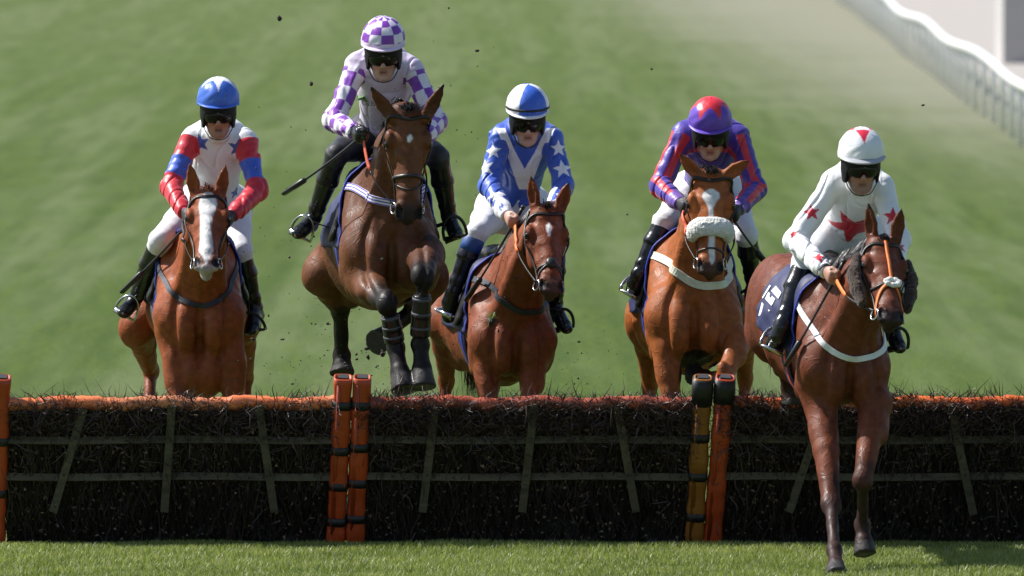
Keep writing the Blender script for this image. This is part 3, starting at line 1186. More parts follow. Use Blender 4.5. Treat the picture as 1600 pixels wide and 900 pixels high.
        p = [b - n * .004, b + d * L * .55, b + d * L * .9 + np.array([r.normal() * .02, -.01, -.01 - r.random() * .03])]
        mb.blade(p, .007, (1, .2, .1), lerp(hc, hc * 2.2, r.random()))
    mb.build('forelock', M['hair'], ob, smooth=False)
    mb = MB()
    ms = c.get('mside', -1)
    for i in range(420):
        s = r.random()
        g = lerp(lerp(hd(.0, 0, .1), nb[1], min(1, s * 2)), loc(.5, 0, .45), max(0, s * 2 - 1))
        topd = nz(lerp(-hh * .6 - hn * .8 + np.array([0, .0, .5]), u, s))
        q, n = H.skin.shoot(g + topd * .6, -topd)
        if q is None:
            continue
        sd = l * ms
        L = r.uniform(.07, .13) * c.get('manel', 1.)
        p = [q - n * .004, q + n * .028 + sd * L * .4, q + n * .012 + sd * L * .8 - np.array([0, 0, L * .5]) + r.normal(size=3) * .012]
        mb.blade(p, .010, f + r.normal(size=3) * .3, lerp(hc, hc * 2., r.random()))
    mb.build('mane', M['hair'], ob, smooth=False)
    mb = MB()
    tb = loc(1.66, 0, .26)
    tl = np.array(c.get('tail', (0., .25, -.4)))
    for i in range(600):
        a = r.normal(size=3) * .020
        b = tb + r.normal(size=3) * np.array([.022, .03, .022])
        q = r.uniform(.6, 1.1)
        e_ = tb + tl * q + a * 1.5 * q
        wv = r.normal(size=(2, 3)) * .018
        m = lerp(b, e_, .5) + np.array([0, .05, .06]) + a * .6
        mb.blade(catmull([b, lerp(b, m, .6) + np.array([0, .03, .03]), m + wv[0], lerp(m, e_, .6) + wv[1] - (0, 0, .01), e_ - (0, 0, .03)], 2), .012, r.normal(size=3), lerp(hc, hc * 2.2, r.random()))
    mb.build('tail', M['hair'], ob, smooth=False)
    return H


def hoof(G, F_, O, l, ls, f):
    d = nz(O - F_)
    L = np.linalg.norm(O - F_)
    side = nz(l - d * (l @ d))
    fw = nz(np.cross(side, d))
    if fw @ f < 0:
        fw = -fw
    G.ell(F_ , (d, side, fw), (.048 * ls, .044 * ls, .047 * ls), .012)
    G.ell(F_ - fw * .03 + d * .01, (d, side, fw), (.03 * ls, .026 * ls, .026 * ls), .014)
    cor = F_ + d * L * .56
    G.cap(F_, cor, (.033 * ls, .035 * ls), (.040 * ls, .042 * ls), side, .016)
    G.cap(cor, O, (.045 * ls, .050 * ls), (.061 * ls, .068 * ls), side, .006, flat=True)


def blz(pts):
    """blaze outline: (t, centre, half width) along the face"""
    T = np.array(pts)

    def fn(t, lat, n):
        cx, hw = np.interp(t, T[:, 0], T[:, 1]), np.interp(t, T[:, 0], T[:, 2])
        return sstep(.004, -.004, np.abs(lat - cx) - hw) * (t > T[0, 0]) * (t < T[-1, 0])
    return fn


HORSES = {}
CFG = dict(
    chestnut=dict(
        label='bright chestnut racehorse with a broad white blaze and open pale mouth', C=(312, 492), Y0=3.0, yaw=3, pitch=0, k=.98,
        poll=(325, 292, -.35), muz=(322, 414), hyaw=1, hroll=0, hs=.97, mouth=.012,
        ears=[((306, 303), (296, 255), -.3), ((344, 303), (353, 257), .3)],
        fl=[(276, 560, .12), (280, 655, .0), (282, 742, .08), (282, 797, .0)], fr=[(362, 565, .15), (364, 655, .1), (362, 740, .12), (362, 797, .02)],
        hl=[(216, 510, 1.1), (236, 580, 1.62), (229, 668, 1.3), (226, 770, 1.2)], hr=[(378, 500, 1.2), (384, 590, 1.6), (382, 690, 1.5), (380, 778, 1.4)],
        coat=(.22, .054, .018), coat2=(.28, .074, .024), point=(.10, .028, .012), pointk=.5, eartip=.2, hair=(.16, .055, .03), muzzle=(.30, .20, .17), muzk=.65,
        blaze=blz([(.06, 0, .014), (.12, .002, .036), (.20, .002, .045), (.28, -.002, .040), (.38, -.006, .029), (.55, -.005, .025), (.68, -.003, .030), (.80, .0, .034), (.88, .0, .020), (.95, 0, .008), (1., 0., 0.)]),
        tail=(-.05, .25, -.5), fore=1.0, lip=(.48, .40, .37), deep=1, tailk=.6),
    dark=dict(
        label='dark bay racehorse clearing the hurdle with forelegs tucked, small white star', C=(612, 388), Y0=.55, yaw=5, pitch=5, k=1.03, ls=1.22, rump=.86, hw=1.16,
        poll=(640, 163, -.18), muz=(641, 342), hyaw=10, hroll=1, hs=1.06,
        ears=[((611, 182), (578, 134), -.5), ((667, 180), (693, 132), .5)],
        fl=[(572, 442, .08), (606, 473, -.30), (618, 542, -.22), (631, 611, -.34)], fr=[(668, 400, .02), (661, 432, -.36), (656, 538, -.26), (661, 606, -.34)],
        hl=[(505, 425, 1.25), (532, 480, 1.55), (533, 555, 1.66), (534, 584, 1.62)], hr=[(668, 430, 1.25), (648, 485, 1.45), (612, 512, 1.35), (588, 536, 1.2)],
        coat=(.075, .025, .011), coat2=(.155, .055, .020), pointk=1., pt0=.35, hair=(.010, .008, .008), muzzle=(.022, .016, .015),
        blaze=blz([(.255, .004, .0), (.28, .002, .010), (.30, .0, .013), (.335, -.006, .004), (.34, -.006, .0)]), tail=(.05, .5, -.35), fore=1.2),
    bay=dict(
        label='rich bay racehorse with head turned and a small white star', C=(806, 530), Y0=2.7, yaw=9, pitch=0, k=.94,
        poll=(855, 318, -.32), muz=(864, 452), hyaw=17, hroll=3, hs=.98,
        ears=[((836, 320), (829, 274), -.7), ((875, 326), (888, 286), .3)],
        fl=[(760, 560, .12), (762, 655, .0), (764, 745, .08), (766, 802, .0)], fr=[(832, 565, .1), (826, 650, -.1), (822, 735, -.02), (822, 802, -.1)],
        hl=[(692, 500, 1.15), (698, 595, 1.5), (690, 700, 1.45), (688, 785, 1.35)], hr=[(770, 520, 1.3), (770, 600, 1.65), (768, 700, 1.6), (766, 785, 1.5)],
        coat=(.175, .046, .018), coat2=(.23, .064, .023), pt0=1.1, hair=(.020, .009, .007), muzzle=(.06, .04, .035), muzk=.8, pointk=.85,
        blaze=blz([(.215, .006, .0), (.25, .002, .013), (.30, .0, .015), (.36, -.002, .006), (.40, -.004, .0)]), tail=(.0, .25, -.6), mside=-1, manel=.7),
    bright=dict(
        label='bright bay racehorse wearing a cream sheepskin noseband below a white star', C=(1085, 492), Y0=1.6, yaw=2, pitch=5, k=1.02,
        poll=(1112, 262, -.2), muz=(1110, 424), hyaw=1, hroll=-1, hs=1.02,
        ears=[((1090, 274), (1062, 240), -.4), ((1136, 274), (1171, 250), .4)],
        fl=[(1042, 545, .1), (1050, 650, .0), (1052, 748, .1), (1054, 812, .0)], fr=[(1150, 535, .08), (1134, 588, -.20), (1102, 590, .08), (1082, 584, .20)],
        hl=[(1008, 500, 1.15), (1016, 600, 1.5), (1010, 700, 1.4), (1008, 790, 1.3)], hr=[(1158, 500, 1.2), (1164, 590, 1.55), (1160, 690, 1.5), (1158, 790, 1.4)],
        coat=(.275, .078, .020), coat2=(.34, .102, .028), pt0=1.15, pointk=.9, hair=(.014, .010, .009), muzzle=(.05, .032, .028), muzk=.85,
        blaze=blz([(.20, .0, .006), (.235, .0, .034), (.28, .0, .040), (.33, -.004, .024), (.39, -.004, .011), (.60, .004, .012), (.80, .008, .016), (.90, .006, .010), (.94, .004, .0)]),
        fore=1.0, tail=(.05, .45, -.35)),
    leader=dict(
        label='dark chestnut racehorse with brown sheepskin cheekpieces landing ahead of the hurdle', C=(1328, 580), Y0=-2.0, yaw=13, pitch=-10, k=.92, ls=1.04,
        poll=(1382, 366, -.22), muz=(1396, 496), hyaw=19, hroll=-2, hs=.98,
        ears=[((1363, 368), (1357, 318), -.7), ((1400, 370), (1409, 326), .4)],
        fl=[(1284, 642, .1), (1299, 790, -.30), (1304, 860, -.58), (1307, 903, -.78)], fr=[(1369, 632, .08), (1348, 752, -.22), (1348, 820, -.06), (1352, 866, -.12)],
        hl=[(1196, 520, 1.15), (1222, 570, 1.6), (1232, 604, 1.72), (1236, 632, 1.72)], hr=[(1296, 520, 1.3), (1300, 570, 1.8), (1290, 620, 1.9), (1285, 648, 1.9)],
        coat=(.115, .030, .0135), coat2=(.165, .045, .019), pt0=.62, pointk=.85, point=(.020, .014, .013), hair=(.012, .009, .008), muzzle=(.018, .013, .013), muzk=.9, eartip=1.,
        fore=.6, tail=(0, .3, -.5)),
)
for key, c in CFG.items():
    HORSES[key] = build_horse(c)


# ------------------------------------------------------------------ tack
def slab(mb, G, th, c=None, wrap=False, N=None):
    """a grid of points (i, j, 3) turned into a closed sheet of thickness th (outer side = +normal)"""
    G = np.asarray(G, float)
    a, b = G.shape[:2]
    if N is None:
        di = np.gradient(G, axis=0)
        dj = np.gradient(G, axis=1)
        N = np.cross(di, dj)
        N /= np.linalg.norm(N, axis=2)[..., None] + 1e-12
    I = G - N * th
    V = np.concatenate([G.reshape(-1, 3), I.reshape(-1, 3)])
    o = a * b
    F = []
    for i in range(a - 1):
        for j in range(b if wrap else b - 1):
            j2 = (j + 1) % b
            F.append((i * b + j, (i + 1) * b + j, (i + 1) * b + j2, i * b + j2))
            F.append((o + i * b + j, o + i * b + j2, o + (i + 1) * b + j2, o + (i + 1) * b + j))
    for i in (0, a - 1):
        for j in range(b if wrap else b - 1):
            q = (i * b + j, i * b + (j + 1) % b, o + i * b + (j + 1) % b, o + i * b + j)
            F.append(q if i == 0 else q[::-1])
    if not wrap:
        for j in (0, b - 1):
            for i in range(a - 1):
                q = (i * b + j, o + i * b + j, o + (i + 1) * b + j, (i + 1) * b + j)
                F.append(q if j == 0 else q[::-1])
    if c is not None and np.ndim(c) == 3:
        c = np.concatenate([c.reshape(-1, 3)] * 2)
    mb.add(V, F, c)


def tack(H, c):
    hd, loc, skin, ob, l, f, u = H.hd, H.loc, H.skin, H.ob, H.l, H.f, H.u
    hs = H.hs
    Y0 = c['Y0']
    # bridle
    mb = MB()
    strap(mb, skin, [hd(.30, -.125, .09), hd(.20, -.125, .08), hd(.10, -.085, .01), hd(.125, 0, -.03), hd(.10, .085, .01), hd(.20, .125, .08), hd(.30, .125, .09)][1:-1], .022, .0035)
    br = mb.build('bridle', M['leather'], ob)
    for e in (-1, 1):
        mb = MB()
        strap(mb, skin, [hd(.02, e * .08, .08), hd(.20, e * .125, .085), hd(.45, e * .13, .085), hd(.66, e * .10, .078), hd(.86, e * .08, .075)], .017, .0035)
        mb.build('cheekpiece', M['leather'], br)
        mb = MB()
        q, n = skin.near(hd(.89, e * .09, .078))
        q = q + n * .012
        ring = [q + (H.hh * math.cos(a) + nz(-H.hn + H.hl * e * .4) * math.sin(a)) * .030 for a in np.linspace(0, 2 * math.pi, 18, endpoint=False)]
        mb.tube(ring, .0045, 6, closed=True)
        mb.build('bit_ring', M['steel'], br)
        # throat lash
        mb = MB()
        strap(mb, skin, [hd(.10, e * .10, .10), hd(.25, e * .13, .17), hd(.36, e * .08, .26)], .012, .003)
        mb.build('throatlash', M['leather'], br)
    nt, nl = c.get('nose', .66), c.get('nosemat', 'leather')
    if nl == 'leather':
        mb = MB()
        strap(mb, skin, [hd(nt + .02, -.075, .12), hd(nt, -.10, .07), hd(nt - .01, -.05, -.01), hd(nt - .015, 0, -.03), hd(nt - .01, .05, -.01), hd(nt, .10, .07), hd(nt + .02, .075, .12)], .024, .004)
        strap(mb, skin, [hd(nt + .05, -.095, .05), hd(nt + .10, -.03, -.02), hd(nt + .10, .03, -.02), hd(nt + .05, .095, .05)], .011, .003)
        mb.build('noseband', M['leather'], br)
    if nl == 'puff':      # dark sheepskin pad on the nose
        mb = MB()
        strap(mb, skin, [hd(nt + .06, -.09, .10), hd(nt + .02, -.10, .05), hd(nt, 0, -.03), hd(nt + .02, .10, .05), hd(nt + .06, .09, .10)], .015, .003)
        strap(mb, skin, [hd(.95, -.09, .09), hd(.80, -.08, .04), hd(nt, 0, -.03), hd(.80, .08, .04), hd(.95, .09, .09)], .012, .003)
        nb = mb.build('noseband', M['leather'], br)
        G = Field(hd(nt, 0, 0) - .12, hd(nt, 0, 0) + .12, .006)
        G.ell(hd(nt, 0, -.008), (H.hh, H.hl, H.hn), (.038, .034, .022), .01)
        V, F = G.mesh(1)
        mk('leather_pad', V, F, M['leather'], nb)
    if nl == 'sheep':     # thick fleece roll over the nose
        G = Field(hd(.62, 0, .03) - .26, hd(.62, 0, .03) + .26, .006)
        arc = catmull([hd(.60, -.078, .085), hd(.585, -.070, .030), hd(.575, -.035, -.010), hd(.575, .035, -.010), hd(.585, .070, .030), hd(.60, .078, .085)], 6)
        for a, b in zip(arc[:-1], arc[1:]):
            G.cap(a, b, (.046, .030), (.046, .030), H.hh, .02)
        V, F = G.mesh(2)
        ctr = V.mean(0)
        V = V + nzrows(V - ctr) * (wob(V, 150., 4, 10) * .003 + wob(V, 340., 5, 10) * .003)[:, None]
        mk('sheepskin_noseband', V, F, M['fleece'], br)
        mb = MB()
        strap(mb, skin, [hd(.80, -.095, .05), hd(.78, -.03, -.02), hd(.78, .03, -.02), hd(.80, .095, .05)], .010, .003)
        mb.build('noseband', M['leather'], br)
    if nl == 'orange':    # orange face strap with a fleece rosette, and brown cheek rolls
        mb = MB()
        strap(mb, skin, [hd(.08, .0, -.03), hd(.3, .004, -.03), hd(.48, .008, -.03), hd(.585, .010, -.03)], .020, .0035)
        strap(mb, skin, [hd(.585, .01, -.03), hd(.68, -.06, .0), hd(.80, -.085, .04), hd(.92, -.09, .08)], .020, .0035)
        strap(mb, skin, [hd(.585, .01, -.03), hd(.68, .06, .0), hd(.80, .085, .04), hd(.92, .09, .08)], .020, .0035)
        mb.build('noseband', M['orangestrap'], br)
        mb = MB()
        strap(mb, skin, [hd(.60, -.11, .09), hd(.60, -.07, .01), hd(.60, 0, -.03), hd(.60, .07, .01), hd(.60, .11, .09)], .018, .003)
        strap(mb, skin, [hd(.60, -.11, .09), hd(.45, -.125, .10), hd(.3, -.13, .10)], .012, .003)
        mb.build('grackle_strap', M['leather'], br)
        G = Field(hd(.6, 0, 0) - .12, hd(.6, 0, 0) + .12, .005)
        q, n = skin.near(hd(.6, .01, -.03))
        for a in range(7):
            th = a / 7 * 2 * math.pi
            G.ell(q + n * .014 + (H.hh * .55 * math.cos(th) + H.hl * math.sin(th)) * .036, (H.hh, H.hl, H.hn), (.016, .018, .014), .008)
        V, F = G.mesh(1)
        mk('sheepskin_rosette', V, F, M['fleece'], br)
        for e in (-1, 1):
            arc = [hd(.22, e * .116, .085), hd(.38, e * .130, .100), hd(.55, e * .122, .108), hd(.70, e * .106, .108)]
            G = Field(np.min(arc, 0) - .12, np.max(arc, 0) + .12, .006)
            for a, b, r0, r1 in zip(arc[:-1], arc[1:], (.040, .050, .048), (.050, .048, .036)):
                G.cap(a, b, (r0 * .62, r0), (r1 * .62, r1), H.hl, .02)
            V, F = G.mesh(2)
            V = V + nzrows(V - V.mean(0)) * (wob(V, 170., 4, 10) * .004 + wob(V, 340., 5, 10) * .003)[:, None]
            mk('sheepskin_cheekpiece', V, F, M['brownfleece'], br)
    # breast girth
    mb = MB()
    g = c['girth']
    def body_hit(s_, a_):
        d = u * math.cos(a_) + l * math.sin(a_)
        o_ = loc(s_, 0, .06)
        q, n = skin.shoot(o_ + d * 1.2, -d)
        if q is None:
            q, n = skin.near(o_ + d * .35)
        lim = (.44 if abs(a_) < .8 else .34) * CFG_K(c)
        if np.linalg.norm(q - o_) > lim:
            q, n = o_ + d * lim, d
        return q, n
    pts = []
    for p in catmull([(*q, 0) for q in g['pts']], 6):
        d_ = nz(ray(p[0], p[1]))
        o_ = CAMP + d_ * 50
        q = None
        for _ in range(8):
            q, n = skin.shoot(o_, d_)
            if q is None:
                break
            th_ = np.clip((q - H.poll) @ H.hh, -.05, H.hL * 1.1)
            if n @ d_ < 0 and np.linalg.norm(q - H.poll - H.hh * th_ + H.hn * .08 * hs) > .165 * hs and q[1] > Y0 - .3:
                break
            o_ = q + d_ * .008
        if q is None:
            q, n = skin.near(P(p[0], p[1], Y0 + .2))
        pts.append(q)
    da = g.get('da', .55)
    pts = [body_hit(.50, -1.15 + da)[0], body_hit(.36, -1.30 + da)[0]] + pts + [body_hit(.36, 1.30 - da)[0], body_hit(.50, 1.15 - da)[0]]
    pts = np.array(pts)
    for _ in range(6):
        pts[1:-1] = .5 * pts[1:-1] + .25 * (pts[:-2] + pts[2:])
        pts = np.array([skin.near(p)[0] for p in pts])
    Q, N = strap(mb, skin, pts, g['w'], .004, .006, n=2)
    bg = mb.build('breast_girth', M[g['mat']], ob, smooth=False)
    if g.get('lines'):
        for o_ in (-.33, 0, .33):
            m2 = MB()
            T = np.gradient(Q, axis=0)
            S = np.cross(T, N)
            S /= np.linalg.norm(S, axis=1)[:, None]
            m2.tube(Q + S * o_ * g['w'] + N * .0035, (.0042, .0015), 4, side=N)
            m2.build('stripe', M['purpleline'], bg)
    # girth round the belly
    mb = MB()
    ring, nn = [], []
    for a in np.linspace(.9, 2 * math.pi - .9, 40):
        q, n = body_hit(.50, a if a < math.pi else a - 2 * math.pi)
        ring.append(q + n * .006); nn.append(n)
    mb.tube(ring, (.042, .004), 6, side=np.array(nn))
    gi = mb.build('girth', M[c.get('bellymat', 'navy')], ob)
    mb = MB()
    mb.tube(np.array(ring) + np.array(nn) * .004, (.010, .0025), 6, side=np.array(nn))
    mb.build('stripe', M[c.get('bellyline', 'piping')], gi)
    # number cloth
    ss, aa = np.linspace(.37, 1.02, 22), np.linspace(-1.72, 1.72, 53)
    G, N = np.zeros((22, 53, 3)), np.zeros((22, 53, 3))
    rC = np.random.default_rng(3)
    for i, s in enumerate(ss):
        for j, a in enumerate(aa):
            q, n = body_hit(s, a * (1 - .10 * (i / 21)))
            G[i, j] = q + n * (.016 + .008 * math.sin(i * 1.1 + j * .8) * (abs(a) > .9) + .006 * math.sin(i * .7 - j * 1.3))
            N[i, j] = n
    for _ in range(2):
        G[1:-1] = (G[:-2] + 2 * G[1:-1] + G[2:]) / 4
        G[:, 1:-1] = (G[:, :-2] + 2 * G[:, 1:-1] + G[:, 2:]) / 4
    mb = MB()
    slab(mb, G, .004, N=N)
    nc = mb.build('number_cloth', M['navy'], ob)
    mb = MB()
    mb.tube(G[0] + N[0] * .003, .006, 6)
    mb.build('piping', M['piping'], nc)
    for poly in c.get('number', []):
        V, Nn = [], []
        for (i, j) in poly:      # (fraction front->back, fraction top->hem) on the side towards the light
            fi, fj = i * 21, (1 - j) * 26
            i0, j0 = int(fi), int(fj)
            i1, j1 = min(i0 + 1, 21), min(j0 + 1, 52)
            a, b = fi - i0, fj - j0
            p = lerp(lerp(G[i0, j0], G[i1, j0], a), lerp(G[i0, j1], G[i1, j1], a), b)
            n = N[i0, j0]
            V.append(p + n * .006); Nn.append(n)
        n = len(V)
        V2 = V + [v - q * .004 for v, q in zip(V, Nn)]
        F = [tuple(range(n)), tuple(range(n, 2 * n))[::-1]] + [(k, (k + 1) % n, n + (k + 1) % n, n + k) for k in range(n)]
        mk('numeral', V2, F, M['paint'], nc, smooth=False)
    # saddle
    G = Field(loc(.8, 0, .3) - .75, loc(.8, 0, .3) + .75, .011)
    for e in (-1, 1):
        pa, na = body_hit(.43, e * .98)
        pb, nb_ = body_hit(.52, e * 1.38)
        pc, _ = body_hit(.72, e * .50)
        pa, pb = pa + na * .02, pb + nb_ * .02
        G.cap(pc, pa, (.10, .03), (.07, .024), f, .03)
        G.cap(lerp(pc, pa, .4), pb, (.13, .026), (.085, .020), f, .03)
    top = [body_hit(s, 0)[0] + u * .03 for s in (.46, .62, .80, .96)]
    for a, b, r0, r1 in zip(top[:-1], top[1:], (.05, .075, .11), (.075, .11, .10)):
        G.cap(a, b, (r0, .045), (r1, .04), l, .04)
    G.cap(top[3] + l * -.06, top[3] + l * .06, .05, .05, None, .04)
    V, F = G.mesh(2)
    H.saddle = mk('saddle', V, F, M['leather'], ob)
    H.body_hit = body_hit


def CFG_K(c):
    return c.get('k', 1.)


def nzrows(A):
    return A / (np.linalg.norm(A, axis=1)[:, None] + 1e-9)


TK = dict(
    chestnut=dict(girth=dict(pts=[(252, 428), (268, 455), (290, 472), (322, 478), (345, 468), (362, 440)], w=.034, mat='navystrap'), nose=.66, nosemat='none', bellymat='grey'),
    dark=dict(girth=dict(pts=[(548, 288), (575, 306), (605, 317), (640, 318), (668, 308), (682, 294)], w=.050, mat='white', lines=True, hi=.16), nose=.64, bellymat='leather'),
    bay=dict(girth=dict(pts=[(764, 437), (778, 460), (800, 480), (832, 488), (852, 474), (862, 455)], w=.040, mat='navystrap'), nose=.70, nosemat='puff', bellymat='navy',
             number=[[(.62, .70), (.69, .70), (.70, .92), (.60, .92)], [(.54, .80), (.62, .74), (.62, .79), (.55, .84)]]),
    bright=dict(girth=dict(pts=[(1042, 402), (1062, 428), (1088, 444), (1115, 446), (1142, 434), (1160, 404)], w=.052, mat='cream'), nose=.62, nosemat='sheep', bellymat='leather'),
    leader=dict(girth=dict(pts=[(1266, 506), (1282, 532), (1308, 553), (1345, 561), (1374, 552), (1386, 528)], w=.036, mat='white'), nose=.62, nosemat='orange', bellymat='navy', bellyline='rubber',
                number=[[(.55, .46), (.72, .46), (.72, .53), (.55, .53)], [(.60, .56), (.78, .56), (.78, .64), (.60, .64)], [(.60, .70), (.84, .70), (.84, .86)], [(.86, .50), (.92, .50), (.92, .66), (.86, .66)]]),
)
for key, t in TK.items():
    CFG[key].update(t)
    tack(HORSES[key], CFG[key])


# ------------------------------------------------------------------ riders
def star_in(x, y, R, rot=0., inner=.42, n=5):
    th = np.mod(np.arctan2(x, y) + rot, 2 * math.pi / n) - math.pi / n
    r = np.hypot(x, y)
    # straight edges between tip (at th = +-pi/n) and inner corner (th = 0)
    a = math.pi / n - np.abs(th)
    tip = np.array([R, 0.])
    inn = np.array([R * inner * math.cos(math.pi / n), R * inner * math.sin(math.pi / n)])
    px, py = r * np.cos(a), r * np.sin(a)
    return (inn[0] - tip[0]) * (py - tip[1]) - (inn[1] - tip[1]) * (px - tip[0]) > 0


def build_rider(c, H, hc):
    Y0 = hc['Y0']

    def J(p):
        return P(p[0], p[1], Y0 + p[2])
    head, pel = J(c['head']), J(c['pelvis'])
    S = [J(c['sl']) + np.array([.020, 0, .010]), J(c['sr']) + np.array([-.020, 0, .010])]
    E = [J(c['el']), J(c['er'])]
    W = [J(c['wl']), J(c['wr'])]
    K = [J(c['kl']), J(c['kr'])]
    A = [J(c['al']), J(c['ar'])]
    T = [J(c['tl']), J(c['tr'])]
    for i in (0, 1):
        for L_, key_, rad in ((K, ('kl', 'kr'), .085), (A, ('al', 'ar'), .075), (T, ('tl', 'tr'), .06)):
            px, py = c[key_[i]][:2]
            if i == 0:
                q, n = H.skin.shoot(CAMP, ray(px, py))
                if q is not None and q[1] - rad < L_[i][1]:
                    L_[i] = P(px, py, q[1] - rad)
            q, n = H.skin.near(L_[i])
            if (L_[i] - q) @ n < rad * .9:
                L_[i] = q + n * rad * .9
    hy, ht, hr = (math.radians(v) for v in c.get('hrot', (0, 14, 0)))
    fN = np.array([math.sin(hy) * math.cos(ht), -math.cos(hy) * math.cos(ht), -math.sin(ht)])
    rN = nz(np.array([math.cos(hy), math.sin(hy), math.sin(hr)]))
    rN = nz(rN - fN * (rN @ fN))
    uN = np.cross(rN, fN) * -1
    if uN[2] < 0:
        uN = -uN

    def hp_(r, f_, u_):
        return head + rN * r + fN * f_ + uN * u_
    mid = (S[0] + S[1]) / 2
    side = nz(S[1] - S[0])
    neck0 = mid + np.array([0, .02, .015])
    chest = lerp(mid, pel, .28)
    waist = lerp(mid, pel, .72)
    hips = [pel + side * -.10, pel + side * .10]
    allp = [head + (0, 0, .3), head - (0, .2, .25), pel] + S + E + W + K + A + T
    lo, hi = np.min(allp, 0) - .17, np.max(allp, 0) + .17

    def hands(G, i, grow=0., k=.006):
        """a closed hand on the rein: palm, four curled fingers, thumb on top"""
        d = nz(nz(W[i] - E[i]) + np.array([0, -.55, -.15]))
        inn = np.array([1., 0, 0]) * (1 if i == 0 else -1)
        inn = nz(inn - d * (inn @ d))          # towards the neck: palm side
        up = np.cross(d, inn)
        if up[2] < 0:
            up = -up
        g = grow
        kn = W[i] + d * .085
        G.cap(W[i] - d * .02, kn, (.027 + g, .024 + g), (.040 + g, .017 + g), up, k * 2)
        for j, (o_, L) in enumerate(((.032, .036), (.011, .040), (-.011, .038), (-.031, .030))):
            a = kn + up * o_ + inn * .002
            b = a + d * L * .75 + inn * L * .75
            e_ = b - d * L * .55 + inn * L * .6
            h_ = e_ - d * L * .7 - inn * L * .1
            G.cap(a, b, .0105 + g, .0098 + g, None, k * .6)
            G.cap(b, e_, .0098 + g, .0092 + g, None, k * .5)
            G.cap(e_, h_, .0092 + g, .008 + g, None, k * .4)
        a = W[i] + d * .030 + up * .028 + inn * .006
        b = a + d * .035 + up * .016 + inn * .014
        G.cap(a, b, .014 + g, .011 + g, None, k)
        G.cap(b, b + d * .026 + inn * .016 - up * .004, .011 + g, .009 + g, None, k * .6)
        return kn + inn * .03, d, up

    # ---- the body: one continuous skin from crown to toes
    G = Field(lo, hi, .0065)
    ax = (rN, fN, uN)
    G.ell(hp_(0, -.015, .045), ax, (.074, .095, .085), .02)
    G.ell(hp_(0, .028, -.020), ax, (.064, .064, .085), .03)
    jw = c.get('jaw', 1.)
    G.cap(hp_(-.020 * jw, .048, -.088), hp_(.020 * jw, .048, -.088), .024 * jw, .024, None, .03)
    G.ell(hp_(0, .076, -.105), ax, (.022, .018, .018), .018)
    for e in (-1, 1):
        G.cap(hp_(e * .056, -.005, -.045), hp_(e * .026, .058, -.096), .022, .018, None, .02)
        G.ell(hp_(e * .040, .064, -.022), ax, (.022, .018, .016), .018)
        G.ell(hp_(e * .076, -.012, -.005), ax, (.010, .020, .032), .006)
        G.ell(hp_(e * .030, .092, .010), ax, (.018, .012, .012), .010, cut=True)
    G.cap(hp_(0, .088, .018), hp_(0, .118, -.024), .010, .0145, rN, .012)
    for e in (-1, 1):
        G.ell(hp_(e * .013, .100, -.032), ax, (.010, .012, .009), .006)
    G.cap(hp_(0, .095, .036), hp_(0, .09, .04), .03, .03, rN, .03)
    op = c.get('mouth', 0.)
    G.cap(hp_(-.016, .082, -.058), hp_(.016, .082, -.058), .0075, .0065, None, .008)
    G.cap(hp_(-.014, .081, -.071 - op), hp_(.014, .081, -.071 - op), .008, .007, None, .008)
    G.cap(hp_(-.020, .092, -.0645 - op * .5), hp_(.020, .092, -.0645 - op * .5), .0035 + op * .4, .0035 + op * .4, None, .004, cut=True)
    G.cap(neck0, hp_(0, -.02, -.05), .062, .056, None, .03)
    G.cap(neck0, chest, (.12, .07), (.14, .10), side, .04)
    G.cap(chest, waist, (.14, .10), (.115, .09), side, .04)
    G.cap(waist, pel, (.115, .09), (.14, .11), side, .04)
    for i in (0, 1):
        G.cap(neck0, S[i], .05, .052, None, .04)
        G.cap(S[i], E[i], .050, .040, None, .02)
        G.cap(E[i], W[i], .040, .027, None, .02)
        G.cap(hips[i], K[i], .080, .052, None, .03)
        G.cap(K[i], A[i], .050, .034, None, .02)
        hf = nz(T[i] - A[i])
        G.cap(A[i] + (0, .03, -.03), T[i], .034, .026, None, .02)
        hands(G, i)
    V, F = G.mesh(2)
    rel = V - head
    r_, f_, u_ = rel @ rN, rel @ fN, rel @ uN
    nse = wob(V, 60., 8, 8)
    sk = np.array(c.get('skin', (.47, .25, .17)))
    col = np.tile(sk, (len(V), 1)) * (1 + .08 * nse)[:, None]
    ishead = np.linalg.norm(rel, axis=1) < .22
    lip = ishead * sstep(.022, .012, np.abs(u_ + .0645)) * sstep(.030, .020, np.abs(r_)) * (f_ > .07)
    col = lerp(col, (.36, .13, .10), (lip * .6)[:, None])
    col = lerp(col, (.05, .02, .018), (ishead * sstep(.006 + op * .5, .003, np.abs(u_ + .0645 + op * .5)) * (np.abs(r_) < .018) * (f_ > .06) * .7)[:, None])
    chk = ishead * sstep(.032, .012, np.hypot(np.abs(r_) - .040, u_ + .028)) * (f_ > .03)
    col = lerp(col, sk * np.array([1.08, .78, .74]), (chk * .6)[:, None])
    st = ishead * sstep(-.04, -.07, u_) * c.get('stubble', .25) * (f_ > 0)
    col = lerp(col, (.16, .10, .08), (st * .6)[:, None])
    base = pel.copy()
    base[2] = 0
    ob = mk('person', V, F, M['skin'], None, base, np.clip(col, 0, 1))
    tag(ob, c['label'], 'person', 'jockeys riding the field')
    R = Horse()
    R.ob, R.hand = ob, []

    # ---- jacket
    G = Field(lo, hi, .0045)
    G.cap(neck0 + (0, -.01, .02), hp_(0, -.03, -.085), .072, .064, None, .03, end=.03)
    G.cap(mid + (0, .02, -.04), chest, (.125, .100), (.148, .125), side, .06, end=.08)
    for i in (0, 1):
        G.cap(neck0 + (0, .055, .080), lerp(neck0, S[i], .86) + (0, .02, .014), .070, .060, None, .06)
    G.cap(chest, waist, (.148, .125), (.132, .118), side, .05)
